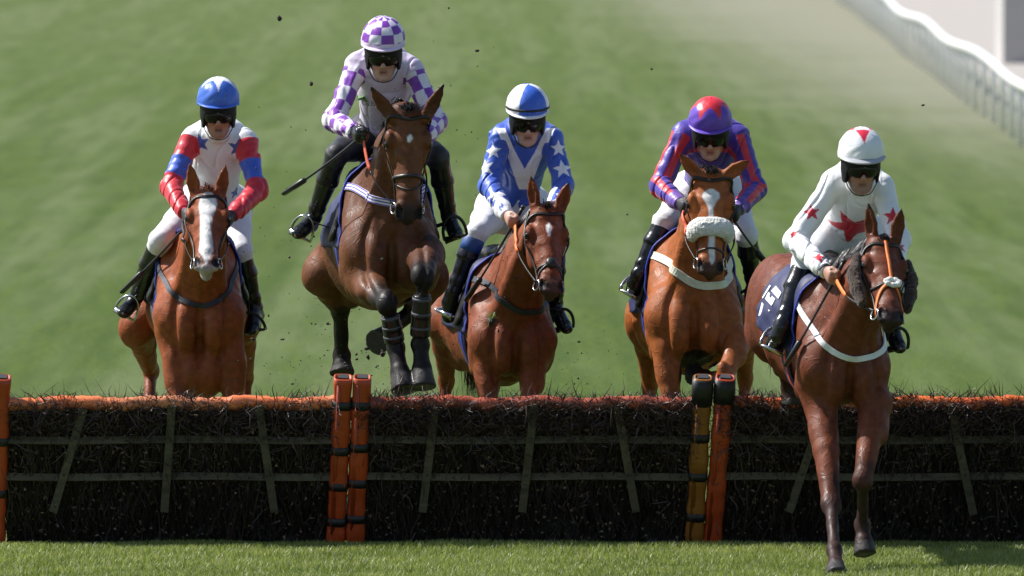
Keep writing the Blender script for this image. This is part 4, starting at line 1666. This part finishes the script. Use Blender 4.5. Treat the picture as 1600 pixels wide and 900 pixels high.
    G.cap(waist, lerp(waist, pel, .42), (.132, .118), (.130, .115), side, .03, end=.03)
    wr = []
    for i in (0, 1):
        cd = nz(W[i] - E[i])
        G.cap(lerp(neck0, S[i], .3), lerp(neck0, S[i], .95) + (0, 0, -.016), .064, .062, None, .06)
        G.cap(lerp(S[i], E[i], .06), E[i], .062, .063, None, .045)
        G.cap(E[i], lerp(E[i], W[i], .82), .063, .050, None, .025)
        G.cap(lerp(E[i], W[i], .78), W[i] + cd * .005, .052, .040, None, .012, end=.012)
    gx = [(G.lo[i] + G.h * np.arange(G.n[i])) for i in range(3)]
    band = np.argwhere(np.abs(G.d) < .022)
    Bp = np.stack([gx[i][band[:, i]] for i in range(3)], 1)
    fold = np.zeros(len(Bp))
    for i in (0, 1):
        d, s = seg_t(Bp, [S[i], E[i], W[i]])
        wgt = sstep(.14, .09, d)
        ph = wob(Bp, 14., 31 + i, 5) * 2.6
        fold += wgt * (np.sin(s * 13 + ph * 2.2) * .0026 * (.25 + np.exp(-((s - 1) / .35) ** 2)) + np.sin(s * 29 + ph * 2.2) * .0015)
    Bs = Bp * np.array([1., 1., .5])
    fold += wob(Bs, 34., 17, 9) * .0032 + wob(Bp, 66., 18, 9) * .0014
    fold += .0085 * np.exp(-(wob(Bs + wob(Bp, 12., 41, 5)[:, None] * .03, 30., 51, 4) / .16) ** 2)
    G.d[tuple(band.T)] += fold.astype(np.float32)
    V, F = G.mesh(1)
    J2 = Skin(V, F)
    col = np.tile(np.array(c['body']), (len(V), 1))
    dT, sT = seg_t(V, [neck0, chest, waist, pel])
    info = []
    for i in (0, 1):
        d, s = seg_t(V, [S[i], E[i], W[i]])
        a = E[i] - S[i]
        b = W[i] - E[i]
        dirr = np.where((s < 1)[:, None], nz(a), nz(b))
        q = V - np.where((s < 1)[:, None], S[i] + a * np.clip(s, 0, 1)[:, None], E[i] + b * np.clip(s - 1, 0, 1)[:, None])
        fr = np.array([0, -1., 0]) - dirr * (-dirr[:, 1:2])
        fr = nzrows(fr)
        sd = np.cross(dirr, fr)
        ang = np.arctan2((q * sd).sum(1), (q * fr).sum(1))
        sl = (d / .085 < dT / .165) & (d < .16)
        info.append((sl, s, ang, d))
    lx, lz = (V - mid) @ side, (V - mid) @ nz(np.cross(side, (0, 1, 0)) * 1)
    lz = V[:, 2] - mid[2]
    c['paint'](V, col, info, lx, lz, J2, Y0, dT)
    jk = mk('jacket', V, F, M['silk'], ob, col=col)
    R.jacket, R.J2 = jk, J2

    # ---- breeches
    G = Field(lo, hi, .0068)
    G.cap(lerp(waist, pel, .2), pel, (.140, .118), (.165, .135), side, .03)
    G.cap(pel + side * -.07, pel + side * .07, .15, .15, None, .04)
    for i in (0, 1):
        hk = lerp(hips[i], K[i], .5)
        G.cap(hips[i], hk, .115, .088, None, .05)
        G.cap(hk, K[i], .088, .064, None, .03)
        G.cap(K[i], lerp(K[i], A[i], .22), .068, .056, None, .02, end=.02)
    band = np.argwhere(np.abs(G.d) < .022)
    gx = [(G.lo[i] + G.h * np.arange(G.n[i])) for i in range(3)]
    Bp = np.stack([gx[i][band[:, i]] for i in range(3)], 1)
    G.d[tuple(band.T)] += (wob(Bp, 30., 27, 9) * .004 + wob(Bp, 62., 28, 9) * .0022).astype(np.float32)
    V, F = G.mesh(1)
    mk('breeches', V, F, M[c.get('breeches', 'cloth')], ob)

    # ---- boots
    R.foot = []
    for i in (0, 1):
        kt = lerp(K[i], A[i], .12)
        G = Field(np.min([kt, A[i], T[i]], 0) - .14, np.max([kt, A[i], T[i]], 0) + .14, .0058)
        sh = nz(A[i] - K[i])
        m = lerp(kt, A[i], .35)
        G.cap(kt, m, .061, .060, None, .02, end=.012)
        G.cap(m, lerp(kt, A[i], .85), .060, .043, None, .03)
        G.cap(lerp(kt, A[i], .8), A[i], .043, .042, None, .02)
        heel = A[i] + sh * .055 + np.array([0, .02, 0])
        td = nz(T[i] - A[i] - sh * .02)
        fs = nz(np.cross(td, sh))
        G.cap(A[i], heel, .042, .036, None, .02)
        G.cap(heel, T[i], (.040, .036), (.036, .026), fs, .025, end=.026)
        G.cap(lerp(A[i], T[i], .3), lerp(heel, T[i], .75), .036, .034, None, .03)
        V, F = G.mesh(2)
        V = V + nzrows(np.cross(np.cross(V - A[i], sh), sh))* (np.sin(((V - A[i]) @ sh) * 95 + wob(V, 30., 3) * 2) * .0022 * np.exp(-(((V - A[i]) @ sh + .05) / .07) ** 2))[:, None]
        bt = mk('boot', V, F, M['boot'], ob)
        if c.get('cuff'):
            mb = MB()
            a0, a1 = kt - sh * .012, kt + sh * .075
            fr = nz(np.cross(sh, (1, 0, 0)))
            mb.tube([a0, a0 + sh * .01, lerp(a0, a1, .6), a1], np.array([.058, .0645, .0650, .0635]), 20, side=fr)
            mb.build('boot_cuff', M[c['cuff']], ob)
        R.foot.append((A[i], heel, T[i], td, fs, sh))
    # ---- gloves
    R.hand = []
    for i in (0, 1):
        G = Field(W[i] - .17, W[i] + .17, .0048)
        q, d, up = hands(G, i, .0025)
        R.hand.append((q, d, up))
        if c.get('gloves'):
            G.cap(W[i] - d * .03, W[i] + d * .01, .034, .030, None, .01, end=.01)
            V, F = G.mesh(1)
            mk('glove', V, F, M['boot' if c['gloves'] == 1 else 'blackcloth'], ob)
        elif c.get('cuffs'):
            mb = MB()
            cd = nz(W[i] - E[i])
            mb.tube([W[i] - cd * .012, W[i] + cd * .008], np.array([.043, .041]), 16)
            mb.build('cuff_band', M['blackcloth'], ob)

    # ---- helmet
    hcn = hp_(0, -.012, .092)
    rx, ry, rz = .120, .142, .132

    def dome(n_t=112, n_p=44, grow=0., p0=0., p1=None):
        th = np.linspace(0, 2 * math.pi, n_t, endpoint=False)
        Gd = np.zeros((n_p, n_t, 3))
        TT, PP = np.zeros((n_p, n_t)), np.zeros((n_p, n_t))
        for j, t in enumerate(th):
            pm = math.radians(94 + 16 * (1 - math.cos(t)) / 2)
            for i in range(n_p):
                p = lerp(.02, pm, i / (n_p - 1))
                x = (rx + grow) * math.sin(p) * math.sin(t)
                y = (ry + grow) * math.sin(p) * math.cos(t)
                z = (rz + grow) * math.cos(p)
                Gd[i, j] = hcn + rN * x + fN * y + uN * z
                TT[i, j], PP[i, j] = t, p
        return Gd, TT, PP
    Gd, TT, PP = dome()
    Vd = Gd.reshape(-1, 3)
    pk = (wob(Vd, 55., 12, 9) * .0022 + np.sin(TT.ravel() * 9 + 3 * np.sin(PP.ravel() * 5)) * .0012 * np.sin(PP.ravel()) ** 2)
    Vd = Vd + nzrows(Vd - hcn) * pk[:, None]
    cc = c['cap'](np.where(TT > math.pi, TT - 2 * math.pi, TT), PP)
    mb = MB()
    slab(mb, Vd.reshape(Gd.shape)[::-1], .004, cc[::-1], wrap=True)
    top = hcn + uN * (rz + .002)
    mb.tube([top - uN * .004, top + uN * .004], np.array([.010, .006]), 10, c=c.get('button', cc[0, 0]))
    hm = mb.build('helmet', M['helmet'], ob)
    # peak
    th = np.linspace(-1.25, 1.25, 31)
    Gp = np.zeros((5, 31, 3))
    for i in range(5):
        for j, t in enumerate(th):
            ex = i / 4 * .040 * math.cos(t * .95) ** .8 * c.get('peak', 1.)
            x, y = (rx + ex * .6) * math.sin(t), (ry + ex) * math.cos(t)
            Gp[i, j] = hcn + rN * x + fN * y + uN * (-.008 - ex * .42 - .006 * math.cos(t))
    mb = MB()
    slab(mb, Gp[:, ::-1], .006)
    mb.build('peak', c.get('peakmat', M['helmet']), hm)
    if c.get('band'):
        mb = MB()
        rim = []
        for t in np.linspace(0, 2 * math.pi, 48, endpoint=False):
            p = math.radians(82 + 12 * (1 - math.cos(t)) / 2)
            rim.append(hcn + rN * (rx + .0045) * math.sin(p) * math.sin(t) + fN * (ry + .0045) * math.sin(p) * math.cos(t) + uN * rz * math.cos(p))
        mb.tube(rim, (.0035, .008), 6, closed=True, side=uN)
        mb.build('elastic_band', M['tape'], hm)
    # harness: front of the shell, ear pieces, chin strap
    th = np.linspace(0, 2 * math.pi, 60, endpoint=False)
    Gh = np.zeros((9, 60, 3))
    for j, t in enumerate(th):
        tt = abs(t - 2 * math.pi if t > math.pi else t)
        low = lerp(.026, -.062, float(sstep(.75, 1.15, tt))) + .018 * float(sstep(1.6, 2.6, tt))
        for i in range(9):
            z = lerp(.110, low, i / 8)
            q = 1 - .10 * max(0, (-z)) / .06
            Gh[i, j] = hp_((.092 * q) * math.sin(t), -.012 + .122 * q * math.cos(t), z)
    mb = MB()
    slab(mb, Gh[::-1], .014, wrap=True)
    mb.build('harness', M['shell'], hm)
    mb = MB()
    for e in (-1, 1):
        mb.tube(catmull([hp_(e * .088, .030, -.045), hp_(e * .074, .044, -.080), hp_(e * .045, .062, -.117), hp_(0, .070, -.128)], 5), (.0075, .003), 6, side=nz(rN * e * .7 - uN * .5 + fN * .2))
    mb.build('chin_strap', M['tape'], hm)
    # goggles
    th = np.linspace(-1.18, 1.18, 37)
    Gg = np.zeros((11, 37, 3))
    for j, t in enumerate(th):
        top_, bot = .046, -.020 + .016 * math.exp(-(t / .16) ** 2) + .010 * (abs(t) / 1.18) ** 4
        for i in range(11):
            v = i / 10
            z = lerp(top_, bot, v)
            bulge = .007 * math.sin(math.pi * v)
            Gg[i, j] = hp_((.083 + bulge) * math.sin(t), -.002 + (.112 + bulge) * math.cos(t), z)
    mb = MB()
    slab(mb, Gg[::-1], .010)
    gg = mb.build('goggles', M['lens'], ob)
    mb = MB()
    ed = np.concatenate([Gg[0], Gg[:, -1], Gg[-1, ::-1], Gg[::-1, 0]])
    mb.tube(ed, .0035, 6, closed=True)
    mb.build('frame', M['shell'], gg)
    # collar
    mb = MB()
    nk = nz(hp_(0, -.02, -.06) - neck0)
    a0 = lerp(neck0, hp_(0, -.03, -.085), .55)
    mb.tube([a0, a0 + nk * .035, a0 + nk * .055], np.array([.074, .070, .067]), 20)
    mb.build('collar', M[c.get('collar', 'white')], ob)
    R.head, R.W, R.E = head, W, E
    return R


def lin(*a):
    return np.array(a)


WHITE = lin(.84, .84, .86)


def stars_on(V, col, J2, Y0, lst, colr):
    for (px, py, R, rot) in lst:
        o_, d_ = CAMP, nz(ray(px, py))
        q, n = J2.shoot(o_, d_)
        if q is None:
            q, n = J2.near(P(px, py, Y0 + .3))
        n = nz(n + np.array([0, -.6, 0]))
        up = nz(np.array([0, 0, 1.]) - n * n[2])
        rt = np.cross(up, n)
        d = V - q
        x, y, z = d @ rt, d @ up, d @ n
        m = (np.abs(z) < max(.07, R * .8)) & star_in(x, y, R, rot)
        col[m] = colr


def paint_chestnut(V, col, info, lx, lz, J2, Y0, dT):
    red, blue = lin(.62, .018, .035), lin(.05, .12, .58)
    stars_on(V, col, J2, Y0, [(313, 224, .060, .2), (371, 231, .060, -.2), (300, 285, .05, .1), (368, 300, .05, .3), (398, 190, .05, .3)], lin(.06, .10, .42))
    for sl, s, ang, d in info:
        col[sl & (s > .03)] = red
        col[sl & (s > .42) & (s < .80)] = blue


def paint_dark(V, col, info, lx, lz, J2, Y0, dT):
    pur, wh = lin(.22, .045, .42), lin(.80, .74, .84)
    for sl, s, ang, d in info:
        r = np.floor((s + .05) / .25)
        a = np.floor((ang + 3.4) / (math.pi / 3))
        m = sl & (s > .12)
        col[m] = wh
        col[m & (np.mod(r + a, 2) == 0)] = pur


def paint_bay(V, col, info, lx, lz, J2, Y0, dT):
    blue = lin(.035, .10, .50)
    # white V on the chest, blue sleeves with white stars
    line = .122 * (lz + .27) / .27
    col[(np.abs(np.abs(lx) - line) < .026 + .10 * np.clip(-lz - .08, 0, .2)) & (lz > -.31) & (lz < .05)] = WHITE
    for sl, s, ang, d in info:
        m = sl & (s > .14)
        col[m] = blue
        col[m & (s > 1.5)] = WHITE
        q = m & (s > 1.45) & (wob(V, 60., 77, 6) > .35)
        col[q] = blue
    stars_on(V, col, J2, Y0, [(762, 226, .052, .1), (758, 262, .058, .3), (873, 232, .052, .0), (879, 264, .058, .2), (772, 305, .045, .4)], WHITE)


def paint_bright(V, col, info, lx, lz, J2, Y0, dT):
    red = lin(.66, .03, .05)
    col[(lz < -.02) & (lz > -.10) & (np.abs(lx) < .10) & (wob(V, 20., 4, 5) > -.7)] = red
    for sl, s, ang, d in info:
        m = sl & (s > .05)
        col[m & (np.cos(ang * 4.0 + .9) > .12)] = red
        col[m & (s > 1.80)] = lin(.16, .08, .40)


def paint_leader(V, col, info, lx, lz, J2, Y0, dT):
    red = lin(.60, .015, .035)
    stars_on(V, col, J2, Y0, [(1332, 355, .155, .35), (1268, 332, .050, .1), (1395, 338, .055, .0), (1240, 366, .03, .3), (1278, 402, .050, 1.3), (1404, 386, .05, .4)], red)


def cap_plain(colr):
    return lambda T, Pp: np.tile(colr, (*T.shape, 1))


def cap_chestnut(T, Pp):
    c_ = np.tile(lin(.06, .16, .62), (*T.shape, 1))
    x, y = Pp * np.sin(T), Pp * np.cos(T)
    c_[star_in(x, y, 1.0, .0, .4)] = WHITE
    return c_


def cap_dark(T, Pp):
    c_ = np.tile(lin(.80, .74, .84), (*T.shape, 1))
    a, r = np.floor((T + 7) / (math.pi / 5)), np.floor(Pp / .37)
    c_[(np.mod(a + r, 2) == 0)] = lin(.22, .045, .42)
    c_[Pp > 1.50] = lin(.72, .58, .80)
    return c_


def cap_bay(T, Pp):
    c_ = np.tile(WHITE, (*T.shape, 1))
    q = np.floor((T - .22 + 7) / (math.pi / 2)) - np.floor((7 - .22) / (math.pi / 2))
    c_[np.mod(q, 2) == 0] = lin(.05, .14, .60)
    return c_


def cap_bright(T, Pp):
    c_ = np.tile(lin(.13, .06, .46), (*T.shape, 1))
    x, y = Pp * np.sin(T), Pp * np.cos(T)
    c_[star_in(x, y, 1.25, math.pi / 6, .5, 6)] = lin(.70, .03, .05)
    return c_


def cap_leader(T, Pp):
    c_ = np.tile(WHITE, (*T.shape, 1))
    for t0 in (0, 2 * math.pi / 3, -2 * math.pi / 3):
        d = np.angle(np.exp(1j * (T - t0)))
        x, y = Pp * np.sin(d), Pp * np.cos(d)
        c_[(np.abs(x) < .44 * (1.02 - y)) & (y > .26)] = lin(.72, .03, .07)
    return c_


M['greypeak'] = plain('grey_peak', (.42, .42, .45), .4)
M['whitepeak'] = plain('white_peak', (.8, .8, .82), .35)
M['bluepeak'] = plain('blue_peak', (.06, .16, .62), .35)
M['lilacpeak'] = plain('lilac_peak', (.72, .60, .80), .35)
M['purplepeak'] = plain('purple_peak', (.14, .07, .50), .35)
RC = dict(
    chestnut=dict(label='jockey in white silks with blue stars, red sleeves and blue cap', head=(341, 181, .34), hrot=(2, 10, 0), mouth=.011,
        sl=(294, 219, .55), sr=(390, 222, .55), el=(267, 292, .42), er=(402, 298, .42), wl=(288, 332, .18), wr=(364, 336, .18), pelvis=(335, 322, 1.0),
        kl=(256, 380, .55), kr=(372, 394, .6), al=(219, 466, .75), ar=(386, 478, .75), tl=(192, 490, .60), tr=(392, 518, .6),
        body=WHITE, paint=paint_chestnut, cap=cap_chestnut, button=WHITE, peakmat=M['bluepeak'], peak=.5, gloves=2, skin=(.46, .21, .14), stubble=.25, jaw=1.06),
    dark=dict(label='jockey in pale lilac silks with purple and white checked sleeves and cap', head=(599, 89, .26), hrot=(0, 14, 0),
        sl=(553, 104, .5), sr=(648, 110, .5), el=(522, 188, .34), er=(681, 190, .4), wl=(553, 206, .06), wr=(664, 216, .1), pelvis=(600, 216, .95),
        kl=(527, 240, .5), kr=(684, 244, .5), al=(490, 340, .75), ar=(702, 340, .75), tl=(464, 366, .6), tr=(714, 368, .6),
        body=lin(.66, .56, .72), paint=paint_dark, cap=cap_dark, button=lin(.7, .6, .78), peakmat=M['lilacpeak'], peak=.6, gloves=1, breeches='blackcloth', collar='white', skin=(.48, .27, .20), stubble=.05, jaw=.92),
    bay=dict(label='jockey in royal blue silks with white stars and a white V, bare hands', head=(824, 192, .28), hrot=(3, 16, 0),
        sl=(776, 215, .5), sr=(866, 217, .5), el=(765, 290, .4), er=(881, 292, .42), wl=(792, 336, .1), wr=(866, 322, .12), pelvis=(803, 326, .95),
        kl=(746, 362, .5), kr=(866, 385, .55), al=(720, 462, .75), ar=(868, 478, .75), tl=(709, 498, .58), tr=(886, 515, .58),
        body=lin(.035, .10, .50), paint=paint_bay, cap=cap_bay, button=WHITE, peakmat=M['whitepeak'], peak=.6, band=True, cuff='bluecuff', collar='navystrap', skin=(.52, .30, .23), stubble=.05, jaw=.86),
    bright=dict(label='jockey in purple silks with red striped sleeves and red star cap', head=(1110, 213, .22), hrot=(-2, 20, 0),
        sl=(1063, 212, .5), sr=(1158, 214, .5), el=(1031, 290, .4), er=(1180, 296, .4), wl=(1062, 318, .1), wr=(1154, 328, .1), pelvis=(1106, 305, .95),
        kl=(1040, 352, .5), kr=(1166, 366, .55), al=(1012, 430, .75), ar=(1176, 436, .75), tl=(988, 457, .6), tr=(1186, 468, .6),
        body=lin(.075, .04, .34), paint=paint_bright, cap=cap_bright, button=lin(.7, .03, .05), peakmat=M['purplepeak'], peak=.6, gloves=2, collar='navystrap', skin=(.50, .28, .20), stubble=.05),
    leader=dict(label='jockey in white silks with red stars, white cap with red diamond', head=(1345, 265, .28), hrot=(6, 10, 0),
        sl=(1298, 286, .5), sr=(1384, 294, .5), el=(1243, 376, .4), er=(1405, 376, .36), wl=(1290, 424, .05), wr=(1398, 420, .08), pelvis=(1322, 366, .92),
        kl=(1266, 422, .5), kr=(1398, 440, .6), al=(1230, 512, .72), ar=(1394, 508, .72), tl=(1214, 542, .58), tr=(1406, 545, .58),
        body=WHITE, paint=paint_leader, cap=cap_leader, button=WHITE, peakmat=M['greypeak'], peak=1., cuffs=True, skin=(.42, .22, .155), stubble=.55, jaw=1.12),
)
RIDERS = {}
for key, c in RC.items():
    RIDERS[key] = build_rider(c, HORSES[key], CFG[key])


# ------------------------------------------------------------------ reins, stirrups, leg boots
def rein(H, R, i, mat_far, hand_px=None):
    e = -1 if i == 0 else 1
    q, n = H.skin.near(H.hd(.89, e * .09, .078))
    a = q + n * .014 - H.hh * .02
    b = R.hand[i][0] + np.array([0, -.01, -.01])
    m = lerp(a, b, .5) + np.array([0, .0, -.02]) + H.hl * e * .035
    pts = catmull([a, m, b], 10)
    pts = np.array([p if (np.linalg.norm(p - H.skin.near(p)[0]) > .012 and (p - H.skin.near(p)[0]) @ H.skin.near(p)[1] > 0) else H.skin.near(p)[0] + H.skin.near(p)[1] * .014 for p in pts])
    k = len(pts) * 11 // 20
    sd = np.array([H.skin.near(p)[1] for p in pts])
    mb = MB()
    mb.tube(pts[:k + 1], (.009, .0035), 6, side=sd[:k + 1])
    r0 = mb.build('rein', M['leather'], H.ob)
    mb = MB()
    mb.tube(pts[k:], (.0115, .0055), 8, side=sd[k:])
    mb.build('rein_grip', mat_far, r0)


def stirrup(H, R, i):
    an, heel, toe, td, fs, sh = R.foot[i]
    up = -sh
    ball = lerp(heel, toe, .62)
    upf = nz(up - td * (up @ td))
    side = nz(np.cross(td, upf))
    c0 = ball - upf * .040
    pts = [c0 + side * .064]
    for a in np.linspace(0, math.pi, 15):
        pts.append(c0 + upf * .03 + side * .066 * math.cos(a) + upf * .112 * math.sin(a))
    pts.append(c0 - side * .064)
    mb = MB()
    mb.tube(pts, (.009, .0055), 8)
    mb.tube([pts[0], pts[-1]], (.022, .006), 8, side=upf)
    mb.build('stirrup', M['steel' if i == 0 else 'tape'], H.saddle)
    top = c0 + upf * .125
    e = -1 if i == 0 else 1
    q, n = H.body_hit(.66, e * 1.25)
    mb = MB()
    m = lerp(top, q, .5) + H.l * e * .02
    mb.tube(catmull([top, m, q + n * .03], 6), (.012, .003), 6, side=H.l)
    mb.build('stirrup_leather', M['leather'], H.saddle)


for key in RC:
    H, R = HORSES[key], RIDERS[key]
    gm = M[{'chestnut': 'leather', 'dark': 'rubber', 'bay': 'orangestrap', 'bright': 'rubber', 'leader': 'orangestrap'}[key]]
    for i in (0, 1):
        rein(H, R, i, gm)
        stirrup(H, R, i)

H = HORSES['dark']
for q in ('fl', 'fr'):
    E_, K_, F_, O_ = H.legs[q]
    a, b = lerp(K_, F_, .28), lerp(K_, F_, .86)
    d = nz(b - a)
    G = Field(np.minimum(a, b) - .12, np.maximum(a, b) + .12, .006)
    G.cap(a, lerp(a, b, .5), .050, .054, None, .01, end=.01)
    G.cap(lerp(a, b, .5), b, .054, .058, None, .02, end=.014)
    V, F = G.mesh(2)
    tb = mk('tendon_boot', V, F, M['boot'], H.ob)
    for t in (.08, .45, .80):
        p = lerp(a, b, t)
        mb = MB()
        r_ = lerp(.0505, .056, t)
        sx = nz(H.l - d * (H.l @ d))
        sy = np.cross(d, sx)
        mb.tube([p + (sx * math.cos(x) + sy * math.sin(x)) * r_ for x in np.linspace(0, 2 * math.pi, 24, endpoint=False)], (.003, .009), 6, closed=True, side=d)
        mb.build('strap', M['grey'], tb)


# ------------------------------------------------------------------ whips
def whip(key, i, px_tip, dy, Y0, label, back=.10):
    R, skin = RIDERS[key], HORSES[key].skin
    h = R.hand[i][0]
    tip = P(*px_tip, Y0 + dy)
    d = nz(tip - h)
    butt = h - d * back
    for _ in range(12):
        if all((lambda q, p: (p - q[0]) @ q[1] > .025)(skin.near(lerp(h, tip, t)), lerp(h, tip, t)) for t in np.linspace(.25, 1, 10)):
            break
        dy -= .04
        tip = P(*px_tip, Y0 + dy)
    d = nz(tip - h)
    butt = h - d * back
    L = np.linalg.norm(tip - butt)
    mb = MB()
    ts = np.linspace(0, .74, 12)
    mb.tube([butt + d * L * t - np.array([0, 0, .012 * math.sin(t * 3)]) for t in ts], np.array([.010, .011, .011, .010, .008, .0075, .007, .0068, .0066, .0065, .0065, .0065]), 8)
    w = mb.build('whip', M['stick'], None, h)
    mb = MB()
    p0 = butt + d * L * .74 - np.array([0, 0, .012 * math.sin(.74 * 3)])
    mb.tube([p0, lerp(p0, tip, .08), lerp(p0, tip, .5), tip], np.array([(.012, .010), (.020, .014), (.022, .012), (.020, .010)]), 10)
    ORIGIN[w.name] = h
    mb.build('padded_flap', M['stick'], w)
    mb = MB()
    mb.tube([butt - d * .006, butt + d * .012], .0135, 10)
    mb.build('end_cap', M['tape'], w)
    tag(w, label, 'whip', 'whips carried by the jockeys')
    return w




whip('chestnut', 0, (190, 457), .35, 3.0, 'black whip held low by the jockey in the blue cap')
whip('dark', 0, (443, 303), .30, .55, 'long black whip pointing out from the jockey in the checked cap', .04)
whip('bay', 0, (728, 470), .45, 2.7, 'black whip held by the bare handed jockey in royal blue')
whip('bright', 1, (1201, 416), .45, 1.6, 'black whip held by the jockey in purple with red stripes')
whip('leader', 0, (1227, 572), .40, -2.0, 'black whip held beside the neck of the horse with brown cheekpieces')


# ------------------------------------------------------------------ lettering on the lilac jacket
def chest_text():
    R = RIDERS['dark']
    cu = bpy.data.curves.new('lettering', 'FONT')
    cu.body = 'OLIVER'
    cu.size = .040
    cu.space_character = 1.06
    cu.extrude = .0
    cu.resolution_u = 3
    ob = bpy.data.objects.new('lettering', cu)
    COL.objects.link(ob)
    dg = bpy.context.evaluated_depsgraph_get()
    me = bpy.data.meshes.new_from_object(ob.evaluated_get(dg))
    V = np.array([v.co[:] for v in me.vertices])
    F = [tuple(p.vertices) for p in me.polygons]
    bpy.data.objects.remove(ob)
    o = P(563, 166, .55 + .3)
    out = []
    for x, y, z in V:
        p = o + np.array([x, 0, y + x * -.10])
        q, n = R.J2.shoot(np.array([p[0], p[1] - 3, p[2]]), (0, 1, 0))
        if q is None:
            q = p
        out.append(q + np.array([0, -.005, .0]))
    mk('lettering', out, F, M['letter'], R.jacket, smooth=False)
    out = []
    for x, y in ((0, 0), (.028, .004), (.03, -.008), (.062, -.012), (.036, .012), (.034, .022), (.014, .020), (.004, .014)):
        p = P(558, 158, .85) + np.array([x, 0, y])
        q, n = R.J2.shoot(np.array([p[0], p[1] - 3, p[2]]), (0, 1, 0))
        out.append((q if q is not None else p) + np.array([0, -.005, 0]))
    mk('emblem', out, [tuple(range(len(out)))], M['emblem'], R.jacket, smooth=False)


chest_text()


# ------------------------------------------------------------------ turf thrown up by the hooves
def blob(c, r, seed):
    rr = np.random.default_rng(seed)
    n1, n2 = 7, 10
    th, ph = np.meshgrid(np.linspace(0, math.pi, n1), np.linspace(0, 2 * math.pi, n2, endpoint=False), indexing='ij')
    D = np.stack([np.sin(th) * np.cos(ph), np.sin(th) * np.sin(ph), np.cos(th)], -1).reshape(-1, 3)
    k = 1 + wob(D, 2.6, seed, 6) * .45
    V = D * (k * r)[:, None] * rr.uniform(.6, 1.3, 3)
    F = [(i * n2 + j, (i + 1) * n2 + j, (i + 1) * n2 + (j + 1) % n2, i * n2 + (j + 1) % n2) for i in range(n1 - 1) for j in range(n2)]
    return V + c, F


r = np.random.default_rng(5)
for k, (px, py, Y, rad) in enumerate([(437, 28, .4, .012), (745, 79, .8, .011), (486, 131, .5, .010), (626, 61, 1.2, .007), (575, 558, .9, .014), (598, 553, .9, .013), (573, 545, .9, .012),
                                     (512, 505, 1.2, .009), (560, 588, .8, .010), (452, 402, .8, .009), (395, 530, 1.5, .010), (1442, 164, .5, .008), (1018, 108, .6, .007), (980, 335, 1.0, .008)]):
    c0 = P(px, py, Y)
    V, F = blob(c0, rad, 40 + k)
    o = mk('mud_clod', V, F, M['mud'], None, c0)
    tag(o, 'small dark clod of mud flying through the air', 'mud clod', 'clods of mud kicked up by the hooves')
mb = MB()
for k in range(280):
    cx, cy, sx, sy = [(560, 520, 60, 60), (420, 520, 40, 60), (470, 330, 60, 120), (700, 250, 60, 120), (900, 560, 50, 30), (800, 480, 50, 60), (560, 570, 50, 20)][k % 7]
    V, F = blob(P(cx + r.normal() * sx, min(600, cy + r.normal() * sy), r.uniform(-.3, 2.2)), r.choice([.0024, .0034, .0046, .0075], p=[.4, .35, .18, .07]), 90 + k)
    mb.add(V, F)
o = mb.build('flying_dirt', M['mud'], None, P(600, 600, 1))
tag(o, kind='stuff')

c0 = P(768, 496, 2.28)
V, F = blob(c0 + (0, .02, -.02), .022, 7)
o = mk('divot', V, F, M['mud'], None, c0)
tag(o, 'green divot of turf flying past the chest of the bay horse', 'divot')
mb = MB()
for k in range(46):
    d = nz(r.normal(size=3) * (1, .6, .8) + (0, 0, .7))
    L = r.uniform(.03, .065)
    mb.blade([c0 - (0, 0, .01), c0 + d * L * .6, c0 + d * L + (0, 0, -.006)], .005, r.normal(size=3), lerp(lin(.10, .20, .03), lin(.30, .36, .13), r.random()))
mb.build('grass_blades', M['blade'], o, smooth=False)
